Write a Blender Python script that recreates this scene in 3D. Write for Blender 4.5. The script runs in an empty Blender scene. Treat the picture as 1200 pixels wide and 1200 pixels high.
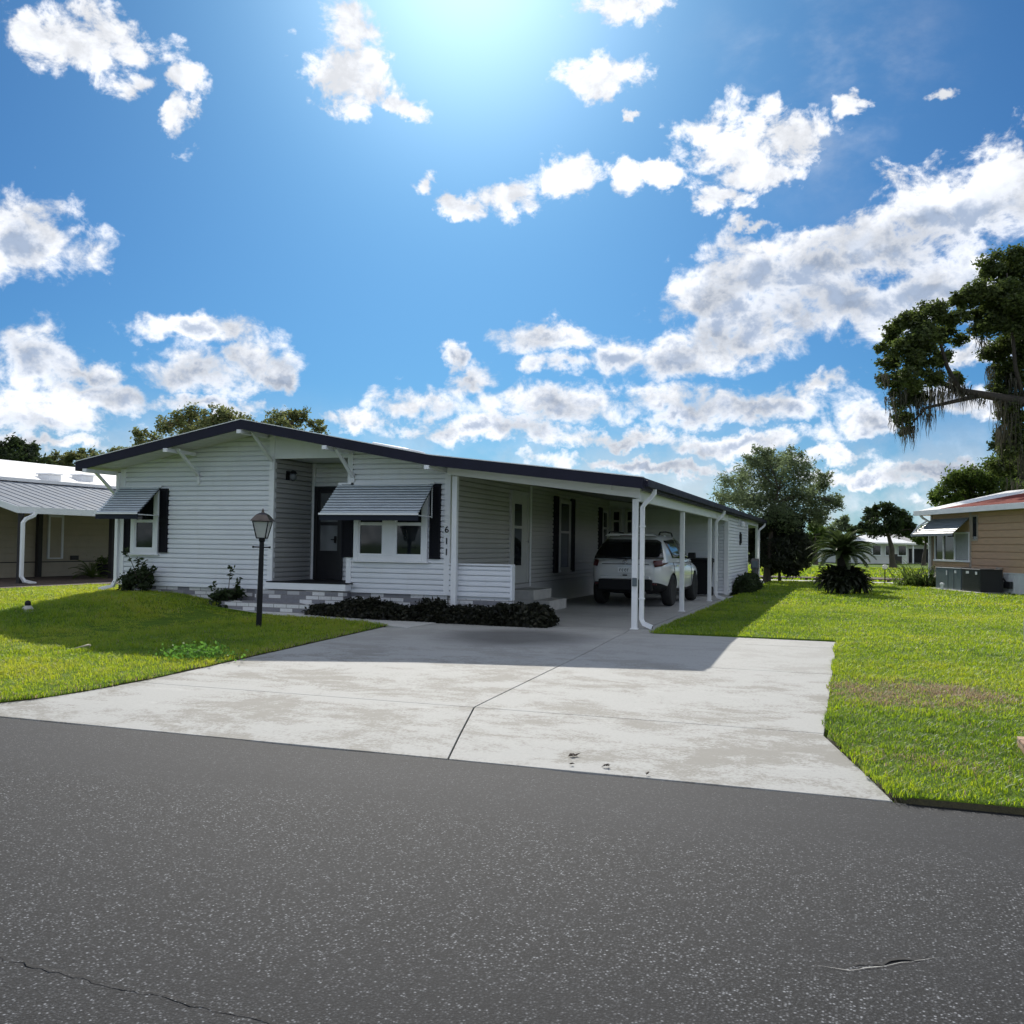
import bpy, bmesh, math, random
import numpy as np
from mathutils import Vector, Matrix
R = math.radians
rng = np.random.default_rng(7); random.seed(7)
S = bpy.context.scene
COL = S.collection

# ---------------------------------------------------------------- camera (street level, phone main lens)
CAM = np.array([3.2922, -15.7267, 1.388])
FWD = np.array([-0.33175298, 0.94276953, 0.03354946])
RGT = np.array([0.94336365, 0.33145808, 0.01416202])
UPV = np.array([-0.00223128, -0.03634763, 0.99933672])
FPX = 1122.63
SUN_AZ, SUN_EL = -22.5, 33.0            # azimuth from +Y towards +X, elevation (degrees)

def ray(px, py): return FWD + RGT*(px-600)/FPX - UPV*(py-600)/FPX
def at_depth(px, py, d): return CAM + d*ray(px, py)          # a surveyed point: bearing and distance
def bearing(px, py):
    d = ray(px, py); d = d/np.linalg.norm(d)
    return math.degrees(math.atan2(d[0], d[1])), math.degrees(math.asin(d[2]))
def sstep(t): t = np.clip(t, 0, 1); return t*t*(3-2*t)
def gz(x, y):
    return -0.212 + 0.2*np.clip((y+9.15)/7.5, 0, 1) + 0.3*sstep((-7.2-x)/2.4)*sstep((y+7.5)/6.0) - 0.19*sstep((-11.3-x)/3.5)*sstep((y+7.5)/6.0)

# ---------------------------------------------------------------- object helpers
def tag(o, label=None, cat=None, group=None, kind=None):
    if label: o['label'] = label
    if cat: o['category'] = cat
    if group: o['group'] = group
    if kind: o['kind'] = kind
    return o
def empty(name, loc, label, cat, group=None, rz=0.0):
    o = bpy.data.objects.new(name, None); COL.objects.link(o)
    o.location = loc; o.rotation_euler = (0, 0, rz); o.empty_display_size = .2
    return tag(o, label, cat, group)

class MB:
    """collects shapes and links them as ONE mesh object (coordinates local to the parent)"""
    def __init__(s): s.v = []; s.f = []; s.m = []
    def add(s, vs, fs, mi=0):
        b = len(s.v); s.v.extend([tuple(map(float, p)) for p in vs])
        s.f.extend([tuple(b+i for i in f) for f in fs]); s.m.extend([mi]*len(fs)); return s
    def box(s, x0, x1, y0, y1, z0, z1, mi=0):
        return s.add([(x0,y0,z0),(x1,y0,z0),(x1,y1,z0),(x0,y1,z0),(x0,y0,z1),(x1,y0,z1),(x1,y1,z1),(x0,y1,z1)],
                     [(0,3,2,1),(4,5,6,7),(0,1,5,4),(1,2,6,5),(2,3,7,6),(3,0,4,7)], mi)
    def obox(s, c, U, V, W, mi=0):
        c, U, V, W = map(np.array, (c, U, V, W))
        return s.add([c+a*U+b*V+d*W for d in (-1,1) for a, b in ((-1,-1),(1,-1),(1,1),(-1,1))],
                     [(0,3,2,1),(4,5,6,7),(0,1,5,4),(1,2,6,5),(2,3,7,6),(3,0,4,7)], mi)
    def bar(s, a, b, w, h, up=(0,0,1), mi=0):
        a, b = np.array(a, float), np.array(b, float); d = b-a; L = np.linalg.norm(d); d /= L
        sd = np.cross(d, up); sd /= np.linalg.norm(sd); u2 = np.cross(sd, d)
        return s.obox((a+b)/2, d*L/2, sd*w/2, u2*h/2, mi)
    def prism(s, poly, y0, y1, mi=0, axis='y'):
        """polygon of (x,z) extruded along y (axis 'x': polygon of (y,z) along x; 'z': (x,y) along z)"""
        n = len(poly)
        def P(p, t): return {'y': (p[0], t, p[1]), 'x': (t, p[0], p[1]), 'z': (p[0], p[1], t)}[axis]
        vs = [P(p, y0) for p in poly]+[P(p, y1) for p in poly]
        fs = [tuple(range(n))[::-1], tuple(range(n, 2*n))]+[(i, (i+1) % n, n+(i+1) % n, n+i) for i in range(n)]
        return s.add(vs, fs, mi)
    def tube(s, pts, rad, n=8, mi=0, cap=True):
        pts = [np.array(p, float) for p in pts]; m = len(pts)
        if np.isscalar(rad): rad = [rad]*m
        base = len(s.v); ref = np.array([0.31, 0.17, 0.93])
        for i, p in enumerate(pts):
            d = pts[min(i+1, m-1)]-pts[max(i-1, 0)]; d = d/(np.linalg.norm(d)+1e-9)
            a = np.cross(d, ref)
            if np.linalg.norm(a) < .1: a = np.cross(d, (1, 0, 0))
            a /= np.linalg.norm(a); b = np.cross(d, a)
            for k in range(n):
                t = 2*math.pi*k/n; s.v.append(tuple(p+rad[i]*(a*math.cos(t)+b*math.sin(t))))
        for i in range(m-1):
            for k in range(n):
                k2 = (k+1) % n
                s.f.append((base+i*n+k, base+i*n+k2, base+(i+1)*n+k2, base+(i+1)*n+k)); s.m.append(mi)
        if cap:
            s.f.append(tuple(base+k for k in range(n))[::-1]); s.m.append(mi)
            s.f.append(tuple(base+(m-1)*n+k for k in range(n))); s.m.append(mi)
        return s
    def rtube(s, pts, w, h, side=(0,1,0), mi=0):
        """rectangular pipe along a polyline; side = fixed lateral direction"""
        pts = [np.array(p, float) for p in pts]; sd = np.array(side, float); m = len(pts); base = len(s.v)
        for i, p in enumerate(pts):
            d = pts[min(i+1, m-1)]-pts[max(i-1, 0)]; d /= np.linalg.norm(d); nn = np.cross(d, sd); nn /= np.linalg.norm(nn)
            for a, b in ((-1,-1),(1,-1),(1,1),(-1,1)): s.v.append(tuple(p+sd*a*w/2+nn*b*h/2))
        for i in range(m-1):
            for k in range(4):
                s.f.append((base+i*4+k, base+i*4+(k+1)%4, base+(i+1)*4+(k+1)%4, base+(i+1)*4+k)); s.m.append(mi)
        s.f.append((base+3, base+2, base+1, base)); s.m.append(mi)
        e = base+(m-1)*4; s.f.append((e, e+1, e+2, e+3)); s.m.append(mi)
        return s
    def lathe(s, prof, c=(0,0,0), n=16, mi=0):
        base = len(s.v); c = np.array(c)
        for r, z in prof:
            for k in range(n):
                t = 2*math.pi*k/n; s.v.append((c[0]+r*math.cos(t), c[1]+r*math.sin(t), c[2]+z))
        for i in range(len(prof)-1):
            for k in range(n):
                k2 = (k+1) % n; s.f.append((base+i*n+k, base+i*n+k2, base+(i+1)*n+k2, base+(i+1)*n+k)); s.m.append(mi)
        s.f.append(tuple(base+k for k in range(n))[::-1]); s.m.append(mi)
        e = base+(len(prof)-1)*n; s.f.append(tuple(e+k for k in range(n))); s.m.append(mi)
        return s
    def build(s, name, mats, parent=None, bevel=0, smooth=False, clip=None, loc=None, fixn=True):
        me = bpy.data.meshes.new(name); me.from_pydata(s.v, [], s.f)
        if not isinstance(mats, (list, tuple)): mats = [mats]
        for m in mats: me.materials.append(m)
        me.polygons.foreach_set('material_index', s.m)
        if fixn or clip:
            bm = bmesh.new(); bm.from_mesh(me)
            if fixn: bmesh.ops.recalc_face_normals(bm, faces=bm.faces)
            for co, no in (clip or []):      # keeps the side the normal points away from
                bmesh.ops.bisect_plane(bm, geom=bm.verts[:]+bm.edges[:]+bm.faces[:], dist=1e-5, plane_co=co, plane_no=no, clear_outer=True)
            bm.to_mesh(me); bm.free()
        o = bpy.data.objects.new(name, me); COL.objects.link(o)
        if parent: o.parent = parent
        if loc is not None: o.location = loc
        if smooth:
            me.polygons.foreach_set('use_smooth', [True]*len(me.polygons))
        if bevel:
            b = o.modifiers.new('bevel', 'BEVEL'); b.width = bevel; b.segments = 2; b.limit_method = 'ANGLE'; b.angle_limit = R(40)
        return o

def raw_mesh(name, V, F, mats, parent=None, attr=None):
    """fast mesh from numpy arrays; F is (n,3) or (n,4)"""
    me = bpy.data.meshes.new(name); nv, nf, k = len(V), len(F), F.shape[1]
    me.vertices.add(nv); me.vertices.foreach_set('co', np.asarray(V, np.float32).ravel())
    me.loops.add(nf*k); me.loops.foreach_set('vertex_index', F.astype(np.int32).ravel())
    me.polygons.add(nf); me.polygons.foreach_set('loop_start', np.arange(0, nf*k, k, dtype=np.int32))
    if attr is not None:
        a = me.attributes.new('tone', 'FLOAT', 'POINT'); a.data.foreach_set('value', np.asarray(attr, np.float32))
    for m in (mats if isinstance(mats, (list, tuple)) else [mats]): me.materials.append(m)
    me.update(calc_edges=True); me.validate()
    o = bpy.data.objects.new(name, me); COL.objects.link(o)
    if parent: o.parent = parent
    return o
def copy_tree(o, parent=None):
    c = o.copy(); COL.objects.link(c); c.parent = parent
    for ch in list(o.children): copy_tree(ch, c)
    return c

# ---------------------------------------------------------------- materials
class NT:
    def __init__(s, nt): s.nt = nt; s.x = 0
    def n(s, typ, ins=None, **kw):
        nd = s.nt.nodes.new(typ); s.x += 180; nd.location = (s.x, 0)
        for k, v in kw.items(): setattr(nd, k, v)
        for k, v in (ins or {}).items():
            sock = nd.inputs[k]
            if hasattr(v, 'is_output') or isinstance(v, bpy.types.NodeSocket): s.nt.links.new(v, sock)
            else: sock.default_value = v
        return nd
    def math(s, op, a, b=None, c=None, clamp=False):
        nd = s.nt.nodes.new('ShaderNodeMath'); nd.operation = op; nd.use_clamp = clamp
        for i, v in enumerate((a, b, c)):
            if v is None: continue
            if isinstance(v, bpy.types.NodeSocket): s.nt.links.new(v, nd.inputs[i])
            else: nd.inputs[i].default_value = v
        return nd.outputs[0]
    def noise(s, vec, scale, detail=4, rough=.55, dist=0):
        nd = s.n('ShaderNodeTexNoise', {'Scale': scale, 'Detail': detail, 'Roughness': rough, 'Distortion': dist})
        if vec is not None: s.nt.links.new(vec, nd.inputs['Vector'])
        return nd
    def ramp(s, fac, stops):
        nd = s.nt.nodes.new('ShaderNodeValToRGB'); el = nd.color_ramp.elements
        while len(el) < len(stops): el.new(.5)
        for e, (p, c) in zip(el, stops): e.position = p; e.color = (c if len(c) == 4 else (*c, 1))
        s.nt.links.new(fac, nd.inputs[0]); return nd.outputs[0]
    def mapr(s, v, a, b, c=0., d=1., smooth=True):
        nd = s.n('ShaderNodeMapRange', {'Value': v, 'From Min': a, 'From Max': b, 'To Min': c, 'To Max': d})
        nd.interpolation_type = 'SMOOTHSTEP' if smooth else 'LINEAR'; return nd.outputs[0]
    def mix(s, fac, a, b, typ='MIX'):
        nd = s.nt.nodes.new('ShaderNodeMix'); nd.data_type = 'RGBA'; nd.blend_type = typ
        for sock, v in ((nd.inputs[0], fac), (nd.inputs[6], a), (nd.inputs[7], b)):
            if isinstance(v, bpy.types.NodeSocket): s.nt.links.new(v, sock)
            else: sock.default_value = v if not isinstance(v, tuple) or len(v) == 4 else (*v, 1)
        return nd.outputs[2]
    def scaled(s, vec, sc):
        nd = s.n('ShaderNodeMapping'); s.nt.links.new(vec, nd.inputs[0]); nd.inputs['Scale'].default_value = sc; return nd.outputs[0]

def new_mat(name):
    m = bpy.data.materials.new(name); m.use_nodes = True; m.node_tree.nodes.clear()
    t = NT(m.node_tree); out = t.n('ShaderNodeOutputMaterial'); b = t.n('ShaderNodeBsdfPrincipled')
    m.node_tree.links.new(b.outputs[0], out.inputs[0]); return m, t, b, out
def mat(name, c, rough=.6, var=.12, scale=6., bump=0., bscale=60., metal=0., spec=.5, coat=0., stretch=(1,1,1), dirt=None):
    m, t, b, out = new_mat(name); L = m.node_tree.links
    pos = t.n('ShaderNodeNewGeometry').outputs['Position']
    nz = t.noise(t.scaled(pos, stretch), scale, 5, .6).outputs[0]
    lo = tuple(x*(1-var) for x in c); hi = tuple(min(1, x*(1+var)) for x in c)
    col = t.ramp(nz, [(.3, lo), (.7, hi)])
    if dirt:
        n2 = t.noise(t.scaled(pos, (3, 3, .5)), 1.7, 6, .65).outputs[0]
        col = t.mix(t.mapr(n2, .5, .8, 0, dirt[1]), col, dirt[0])
    L.new(col, b.inputs['Base Color'])
    L.new(t.mapr(nz, .2, .8, rough*.85, min(1, rough*1.12)), b.inputs['Roughness'])
    b.inputs['Metallic'].default_value = metal; b.inputs['Specular IOR Level'].default_value = spec
    b.inputs['Coat Weight'].default_value = coat
    if bump:
        n3 = t.noise(pos, bscale, 3, .6).outputs[0]
        bp = t.n('ShaderNodeBump', {'Strength': bump, 'Distance': .01, 'Height': n3}); L.new(bp.outputs[0], b.inputs['Normal'])
    return m

def leaf_mat(name, c1, c2, trans=.5, gloss=.35, brown=None, tip=None):
    """foliage: every leaf its own tone, light also passes through it"""
    m = bpy.data.materials.new(name); m.use_nodes = True; nt = m.node_tree; nt.nodes.clear(); t = NT(nt); L = nt.links
    out = t.n('ShaderNodeOutputMaterial'); g = t.n('ShaderNodeNewGeometry')
    col = t.ramp(g.outputs['Random Per Island'], [(0., c1), (.75, c2), (1., brown or c2)])
    big = t.noise(g.outputs['Position'], .9, 3).outputs[0]
    col = t.mix(t.mapr(big, .35, .7, 0, .45), col, tuple(x*.6 for x in c1))
    d = t.n('ShaderNodeBsdfDiffuse', {'Color': col}); tr = t.n('ShaderNodeBsdfTranslucent', {'Color': t.mix(.5, col, tuple(min(1, x*1.6) for x in c2))})
    mx = t.n('ShaderNodeMixShader', {0: trans, 1: d.outputs[0], 2: tr.outputs[0]})
    gl = t.n('ShaderNodeBsdfGlossy', {'Color': (.8, .8, .8, 1), 'Roughness': gloss+.15})
    m2 = t.n('ShaderNodeMixShader', {0: .025, 1: mx.outputs[0], 2: gl.outputs[0]})
    L.new(m2.outputs[0], out.inputs[0]); return m

M = {}
WHITE = (.78, .78, .76)
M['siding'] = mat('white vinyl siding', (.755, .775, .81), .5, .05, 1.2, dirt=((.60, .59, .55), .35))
M['trim_shaded'] = mat('shade darkened white trim', (.50, .50, .49), .5, .06, 3)  # darker copy of the white trim, carport shade put into its colour
M['trim'] = mat('white painted trim', (.79, .80, .82), .45, .04, 3)
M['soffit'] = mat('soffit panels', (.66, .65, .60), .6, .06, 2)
M['fascia'] = mat('navy charcoal fascia', (.018, .018, .033), .6, .2, 3, spec=.18)
M['rooftop'] = mat('pale roof membrane', (.60, .60, .60), .6, .1, 2)
M['metalwhite'] = mat('white enamelled aluminium', (.80, .81, .82), .35, .04, 4)
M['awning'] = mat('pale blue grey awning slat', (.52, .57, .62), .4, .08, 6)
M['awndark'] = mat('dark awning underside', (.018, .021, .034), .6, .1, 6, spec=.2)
M['shutter'] = mat('black louvred shutter', (.009, .009, .014), .6, .2, 8, spec=.15)
M['black'] = mat('black painted metal', (.010, .010, .012), .5, .2, 12, spec=.2)
M['door'] = mat('black storm door', (.010, .010, .014), .35, .2, 8)
M['rubber'] = mat('black rubber', (.012, .012, .012), .8, .2, 20)
M['plasticblack'] = mat('black plastic', (.012, .012, .014), .6, .15, 10, spec=.25)
M['siding_shaded'] = mat('shade darkened vinyl siding', (.455, .45, .445), .5, .06, 1.2, dirt=((.36, .345, .32), .4))  # white siding darkened to paint in the shade under the carport
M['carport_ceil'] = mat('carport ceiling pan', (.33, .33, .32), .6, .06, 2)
M['concrete_step'] = mat('grey concrete', (.45, .44, .41), .85, .15, 5, .3, 120)
M['tan'] = mat('tan siding', (.43, .37, .27), .6, .08, 2, dirt=((.3, .26, .2), .3))
M['tanpost'] = mat('dark porch post', (.02, .016, .014), .6, .2, 5)
M['metalroof'] = mat('grey metal roof', (.20, .225, .26), .75, .2, 2.5, spec=.08)
M['whiteroof'] = mat('white coated roof', (.80, .79, .76), .5, .05, 1.5)
M['brownsiding'] = mat('light brown board siding', (.56, .365, .225), .65, .1, 2.5, stretch=(1, 1, 6))
M['browntrim'] = mat('taupe trim', (.40, .34, .27), .6, .08, 4)
M['redshingle'] = mat('red brown shingles', (.17, .040, .030), .95, .25, 14, .5, 40, spec=.08)
M['skirtwhite'] = mat('white skirting', (.72, .74, .75), .5, .05, 3)
M['acgrey'] = mat('grey green cabinet metal', (.10, .13, .145), .45, .08, 5)
M['acdark'] = mat('dark cabinet grille', (.018, .019, .022), .5, .15, 8)
M['carpaint'] = mat('white car paint', (.64, .65, .65), .22, .02, 3, coat=.7)
M['chrome'] = mat('bright metal', (.72, .73, .75), .15, .03, 5, metal=1)
M['taillight'] = mat('dark red lamp lens', (.07, .004, .005), .3, .1, 8)
M['alloy'] = mat('dark alloy rim', (.10, .10, .11), .3, .1, 8, metal=.8)
M['bark'] = mat('rough bark', (.075, .060, .048), .95, .35, 9, .8, 30, stretch=(1, 1, .3))
M['weatherwood'] = mat('weathered grey wood', (.17, .16, .16), .9, .25, 8, .5, 40, stretch=(1, 1, .2))
M['curtain'] = mat('pale window curtain', (.48, .50, .49), .8, .1, 8)
M['awngrey'] = mat('grey metal awning', (.20, .225, .25), .5, .08, 5)
M['palmtrunk'] = mat('dark palm trunk', (.022, .018, .014), .95, .4, 20, 1., 40)
M['oakbark'] = mat('dark oak bark', (.040, .034, .028), .95, .35, 9, .8, 30, stretch=(1, 1, .3))
M['drain'] = mat('dark drain opening', (.006, .006, .006), .9, .1, 5)
M['mulch'] = mat('brown mulch', (.075, .050, .036), .95, .5, 28, 1., 50)
M['soil'] = mat('dark soil edge', (.045, .040, .018), .95, .4, 22, 1., 50)
M['twig'] = mat('pale dry twig', (.55, .48, .36), .8, .1, 20)
M['leafdry'] = mat('dry brown leaf', (.035, .022, .014), .9, .3, 30)
M['greymail'] = mat('grey mailbox plastic', (.26, .27, .28), .5, .08, 6)
M['farwall'] = mat('far white house wall', (.66, .65, .62), .7, .06, 1)
M['farroof'] = mat('far grey roof', (.32, .31, .30), .8, .1, 1)

def glass(name, c=(.012, .015, .019), rough=.04, spec=.4):
    m, t, b, out = new_mat(name); L = m.node_tree.links
    pos = t.n('ShaderNodeNewGeometry').outputs['Position']
    nz = t.noise(t.scaled(pos, (1, 1, .5)), 2.2, 2).outputs[0]
    L.new(t.ramp(nz, [(.3, tuple(x*.6 for x in c)), (.7, tuple(x*1.5 for x in c))]), b.inputs['Base Color'])
    b.inputs['Roughness'].default_value = rough; b.inputs['Specular IOR Level'].default_value = spec
    bp = t.n('ShaderNodeBump', {'Strength': .05, 'Distance': .01, 'Height': t.noise(pos, 3., 1).outputs[0]})
    L.new(bp.outputs[0], b.inputs['Normal']); return m
M['glass'] = glass('window pane')
M['screen'] = glass('grey screened pane', (.16, .17, .18), .25, .4)
M['carglass'] = glass('tinted car window', (.006, .007, .009), .03, .7)
M['lampglass'] = leaf_mat('frosted lantern glass', (.74, .75, .72), (.80, .81, .78), .55, .2)

def brick_mat(name, c1, c2, mortar, sx=1., rot=False):
    m, t, b, out = new_mat(name); L = m.node_tree.links
    pos = t.n('ShaderNodeNewGeometry').outputs['Position']
    sp = t.n('ShaderNodeSeparateXYZ', {0: pos})
    cx = t.math('ADD', sp.outputs[0], sp.outputs[1])
    v = t.n('ShaderNodeCombineXYZ', {0: cx, 1: sp.outputs[2], 2: 0.}).outputs[0]
    br = t.n('ShaderNodeTexBrick', {'Vector': v, 'Color1': (0, 0, 0, 1), 'Color2': (1, 1, 1, 1), 'Mortar': (.5, .5, .5, 1), 'Scale': 1.,
        'Mortar Size': .006, 'Mortar Smooth': .2, 'Bias': 0., 'Brick Width': .27*sx, 'Row Height': .075})
    col = t.ramp(br.outputs[0], [(0., c2), (.34, c2), (.40, c1), (1., c1)])
    n = t.noise(pos, 30, 4).outputs[0]
    col = t.mix(br.outputs['Fac'], col, mortar)
    col = t.mix(t.mapr(n, .4, .75, 0, .3), col, tuple(x*.5 for x in c1))
    L.new(col, b.inputs['Base Color']); b.inputs['Roughness'].default_value = .85
    h = t.math('SUBTRACT', t.math('MULTIPLY', n, .35), br.outputs['Fac'])
    bp = t.n('ShaderNodeBump', {'Strength': .7, 'Distance': .008, 'Height': h}); L.new(bp.outputs[0], b.inputs['Normal'])
    return m
M['brick'] = brick_mat('white and grey brick', (.66, .66, .66), (.20, .20, .22), (.20, .19, .19))
M['planterbrick'] = brick_mat('tan planter brick', (.42, .28, .18), (.34, .2, .13), (.2, .15, .11), .9)

# asphalt: exposed aggregate, smoother towards the verge
def asphalt():
    m, t, b, out = new_mat('worn asphalt'); L = m.node_tree.links
    pos = t.n('ShaderNodeNewGeometry').outputs['Position']
    wob = t.noise(pos, 60, 2).outputs[1]
    p2 = t.n('ShaderNodeVectorMath', {0: pos}, operation='ADD'); sc = t.n('ShaderNodeVectorMath', {0: wob, 'Scale': .006}, operation='SCALE')
    L.new(sc.outputs[0], p2.inputs[1])
    v1 = t.n('ShaderNodeTexVoronoi', {'Vector': p2.outputs[0], 'Scale': 88.}); v2 = t.n('ShaderNodeTexVoronoi', {'Vector': p2.outputs[0], 'Scale': 260.})
    s1 = t.n('ShaderNodeSeparateColor', {0: v1.outputs['Color']}).outputs[0]; s2 = t.n('ShaderNodeSeparateColor', {0: v2.outputs['Color']}).outputs[1]
    c1 = t.ramp(s1, [(0., (.010, .010, .011)), (.30, (.026, .026, .027)), (.60, (.075, .075, .076)), (.86, (.24, .24, .238)), (1., (.70, .70, .69))])
    c2 = t.ramp(s2, [(0., (.008, .008, .009)), (.6, (.036, .036, .038)), (1., (.22, .22, .22))])
    col = t.mix(.35, c1, c2)
    gap = t.mapr(v1.outputs['Distance'], .22, .55, 0, .88); col = t.mix(gap, col, (.012, .012, .013))
    sy = t.n('ShaderNodeSeparateXYZ', {0: pos}).outputs[1]
    big = t.noise(t.scaled(pos, (.35, 1, 1)), .8, 4).outputs[0]
    edge = t.math('MULTIPLY', t.mapr(t.math('ADD', sy, t.math('MULTIPLY', big, .8)), -10.6, -9.4), .55)
    col = t.mix(edge, col, (.046, .046, .049))
    col = t.mix(t.mapr(big, .35, .7, 0, .22), col, (.05, .05, .051)); 
    lane = t.noise(t.scaled(pos, (.12, 1.0, 1)), 1.5, 4, .6).outputs[0]; col = t.mix(t.mapr(lane, .42, .68, 0, .40), col, (.024, .024, .026)); pat = t.noise(pos, 2.7, 5, .65).outputs[0]; col = t.mix(t.mapr(pat, .52, .75, 0, .35), col, (.03, .03, .032))
    col = t.mix(1., col, (.56, .59, .65), 'MULTIPLY'); L.new(col, b.inputs['Base Color']); b.inputs['Roughness'].default_value = .86; b.inputs['Specular IOR Level'].default_value = .22
    h = t.math('ADD', t.math('MULTIPLY', v1.outputs['Distance'], -1.), t.math('MULTIPLY', v2.outputs['Distance'], -.5))
    bp = t.n('ShaderNodeBump', {'Strength': .8, 'Distance': .006, 'Height': h}); L.new(bp.outputs[0], b.inputs['Normal']); return m
M['asphalt'] = asphalt()

def concrete(name, base=(.385, .385, .365), stain=(.20, .188, .16), amt=.80):
    m, t, b, out = new_mat(name); L = m.node_tree.links
    pos = t.n('ShaderNodeNewGeometry').outputs['Position']
    a = t.noise(t.scaled(pos, (.85, 1.1, 1)), .95, 8, .70, .6).outputs[0]
    c = t.noise(t.scaled(pos, (.7, 1.3, 1)), 2.9, 6, .7).outputs[0]
    f = t.noise(pos, 38, 5, .7).outputs[0]; g = t.noise(pos, 260, 2).outputs[0]
    sy = t.n('ShaderNodeSeparateXYZ', {0: pos}).outputs[1]
    near = t.mapr(sy, -2.5, -6.0, .35, 1.)                       # more wear towards the road
    k = t.math('ADD', t.math('MULTIPLY', a, .75), t.math('MULTIPLY', c, .35))
    k = t.math('ADD', k, t.math('MULTIPLY', t.math('SUBTRACT', f, .5), .30))
    st = t.math('MULTIPLY', t.mapr(k, .515, .63, 0, amt), near)
    col = t.mix(t.mapr(f, .35, .7, 0, .35), base, tuple(x*.72 for x in base))
    col = t.mix(st, col, stain)
    col = t.mix(t.math('MULTIPLY', t.mapr(t.noise(t.scaled(pos, (.5, 1.6, 1)), 3.3, 5, .7).outputs[0], .58, .75, 0, .6), near), col, (.48, .48, .455))
    col = t.mix(t.mapr(g, .45, .8, 0, .28), col, (.2, .19, .17))
    L.new(col, b.inputs['Base Color']); b.inputs['Roughness'].default_value = .85
    bp = t.n('ShaderNodeBump', {'Strength': .35, 'Distance': .004, 'Height': t.math('ADD', f, g)}); L.new(bp.outputs[0], b.inputs['Normal'])
    return m, t, b, col
M['concrete'], _t, _b, _c = concrete('driveway concrete')
# dark blur of an absent car, painted into slab colour before the carport
def car_smear():
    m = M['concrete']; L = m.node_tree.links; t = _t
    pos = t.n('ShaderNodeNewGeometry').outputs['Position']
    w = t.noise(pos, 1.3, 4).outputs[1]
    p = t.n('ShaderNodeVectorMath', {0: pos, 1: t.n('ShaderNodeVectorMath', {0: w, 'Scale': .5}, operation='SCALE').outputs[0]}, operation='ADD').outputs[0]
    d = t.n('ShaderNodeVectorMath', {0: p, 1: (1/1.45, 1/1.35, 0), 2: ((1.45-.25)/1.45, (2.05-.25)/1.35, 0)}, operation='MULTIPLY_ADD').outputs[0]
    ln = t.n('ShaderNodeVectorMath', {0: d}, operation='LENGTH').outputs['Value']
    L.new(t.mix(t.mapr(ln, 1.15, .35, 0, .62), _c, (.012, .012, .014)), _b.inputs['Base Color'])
car_smear()
M['walk'] = concrete('walkway concrete', (.52, .52, .50), (.3, .28, .24), .5)[0]

def lawn_mat():
    m, t, b, out = new_mat('lawn ground'); L = m.node_tree.links
    pos = t.n('ShaderNodeNewGeometry').outputs['Position']
    a = t.noise(pos, .35, 5, .6).outputs[0]; f = t.noise(pos, 14, 5, .7).outputs[0]
    col = t.ramp(a, [(.3, (.085, .16, .012)), (.55, (.12, .20, .016)), (.75, (.16, .20, .03))])
    col = t.mix(t.mapr(f, .35, .7), t.mix(.6, col, (.03, .05, .008)), col)
    L.new(col, b.inputs['Base Color']); b.inputs['Roughness'].default_value = .9; b.inputs['Specular IOR Level'].default_value = .1
    bp = t.n('ShaderNodeBump', {'Strength': .8, 'Distance': .04, 'Height': f}); L.new(bp.outputs[0], b.inputs['Normal']); return m
M['lawn'] = lawn_mat()

def grass_mat():
    m = bpy.data.materials.new('grass blades'); m.use_nodes = True; nt = m.node_tree; nt.nodes.clear(); t = NT(nt); L = nt.links
    out = t.n('ShaderNodeOutputMaterial'); at = t.n('ShaderNodeAttribute', attribute_name='tone'); g = t.n('ShaderNodeNewGeometry')
    col = t.ramp(at.outputs['Fac'], [(0., (.045, .10, .006)), (.35, (.095, .185, .010)), (.62, (.17, .265, .012)), (.78, (.28, .30, .04)), (.84, (.34, .24, .15)), (1., (.40, .28, .19))])
    tc = t.ramp(at.outputs['Fac'], [(0., (.14, .27, .01)), (.4, (.45, .61, .014)), (.76, (.66, .70, .04)), (.84, (.42, .30, .19)), (1., (.48, .34, .23))])
    d = t.n('ShaderNodeBsdfDiffuse', {'Color': col}); tr = t.n('ShaderNodeBsdfTranslucent', {'Color': tc})
    mx = t.n('ShaderNodeMixShader', {0: .5, 1: d.outputs[0], 2: tr.outputs[0]})
    gl = t.n('ShaderNodeBsdfGlossy', {'Roughness': .45}); m2 = t.n('ShaderNodeMixShader', {0: .05, 1: mx.outputs[0], 2: gl.outputs[0]})
    L.new(m2.outputs[0], out.inputs[0]); return m
M['grass'] = grass_mat()
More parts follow.
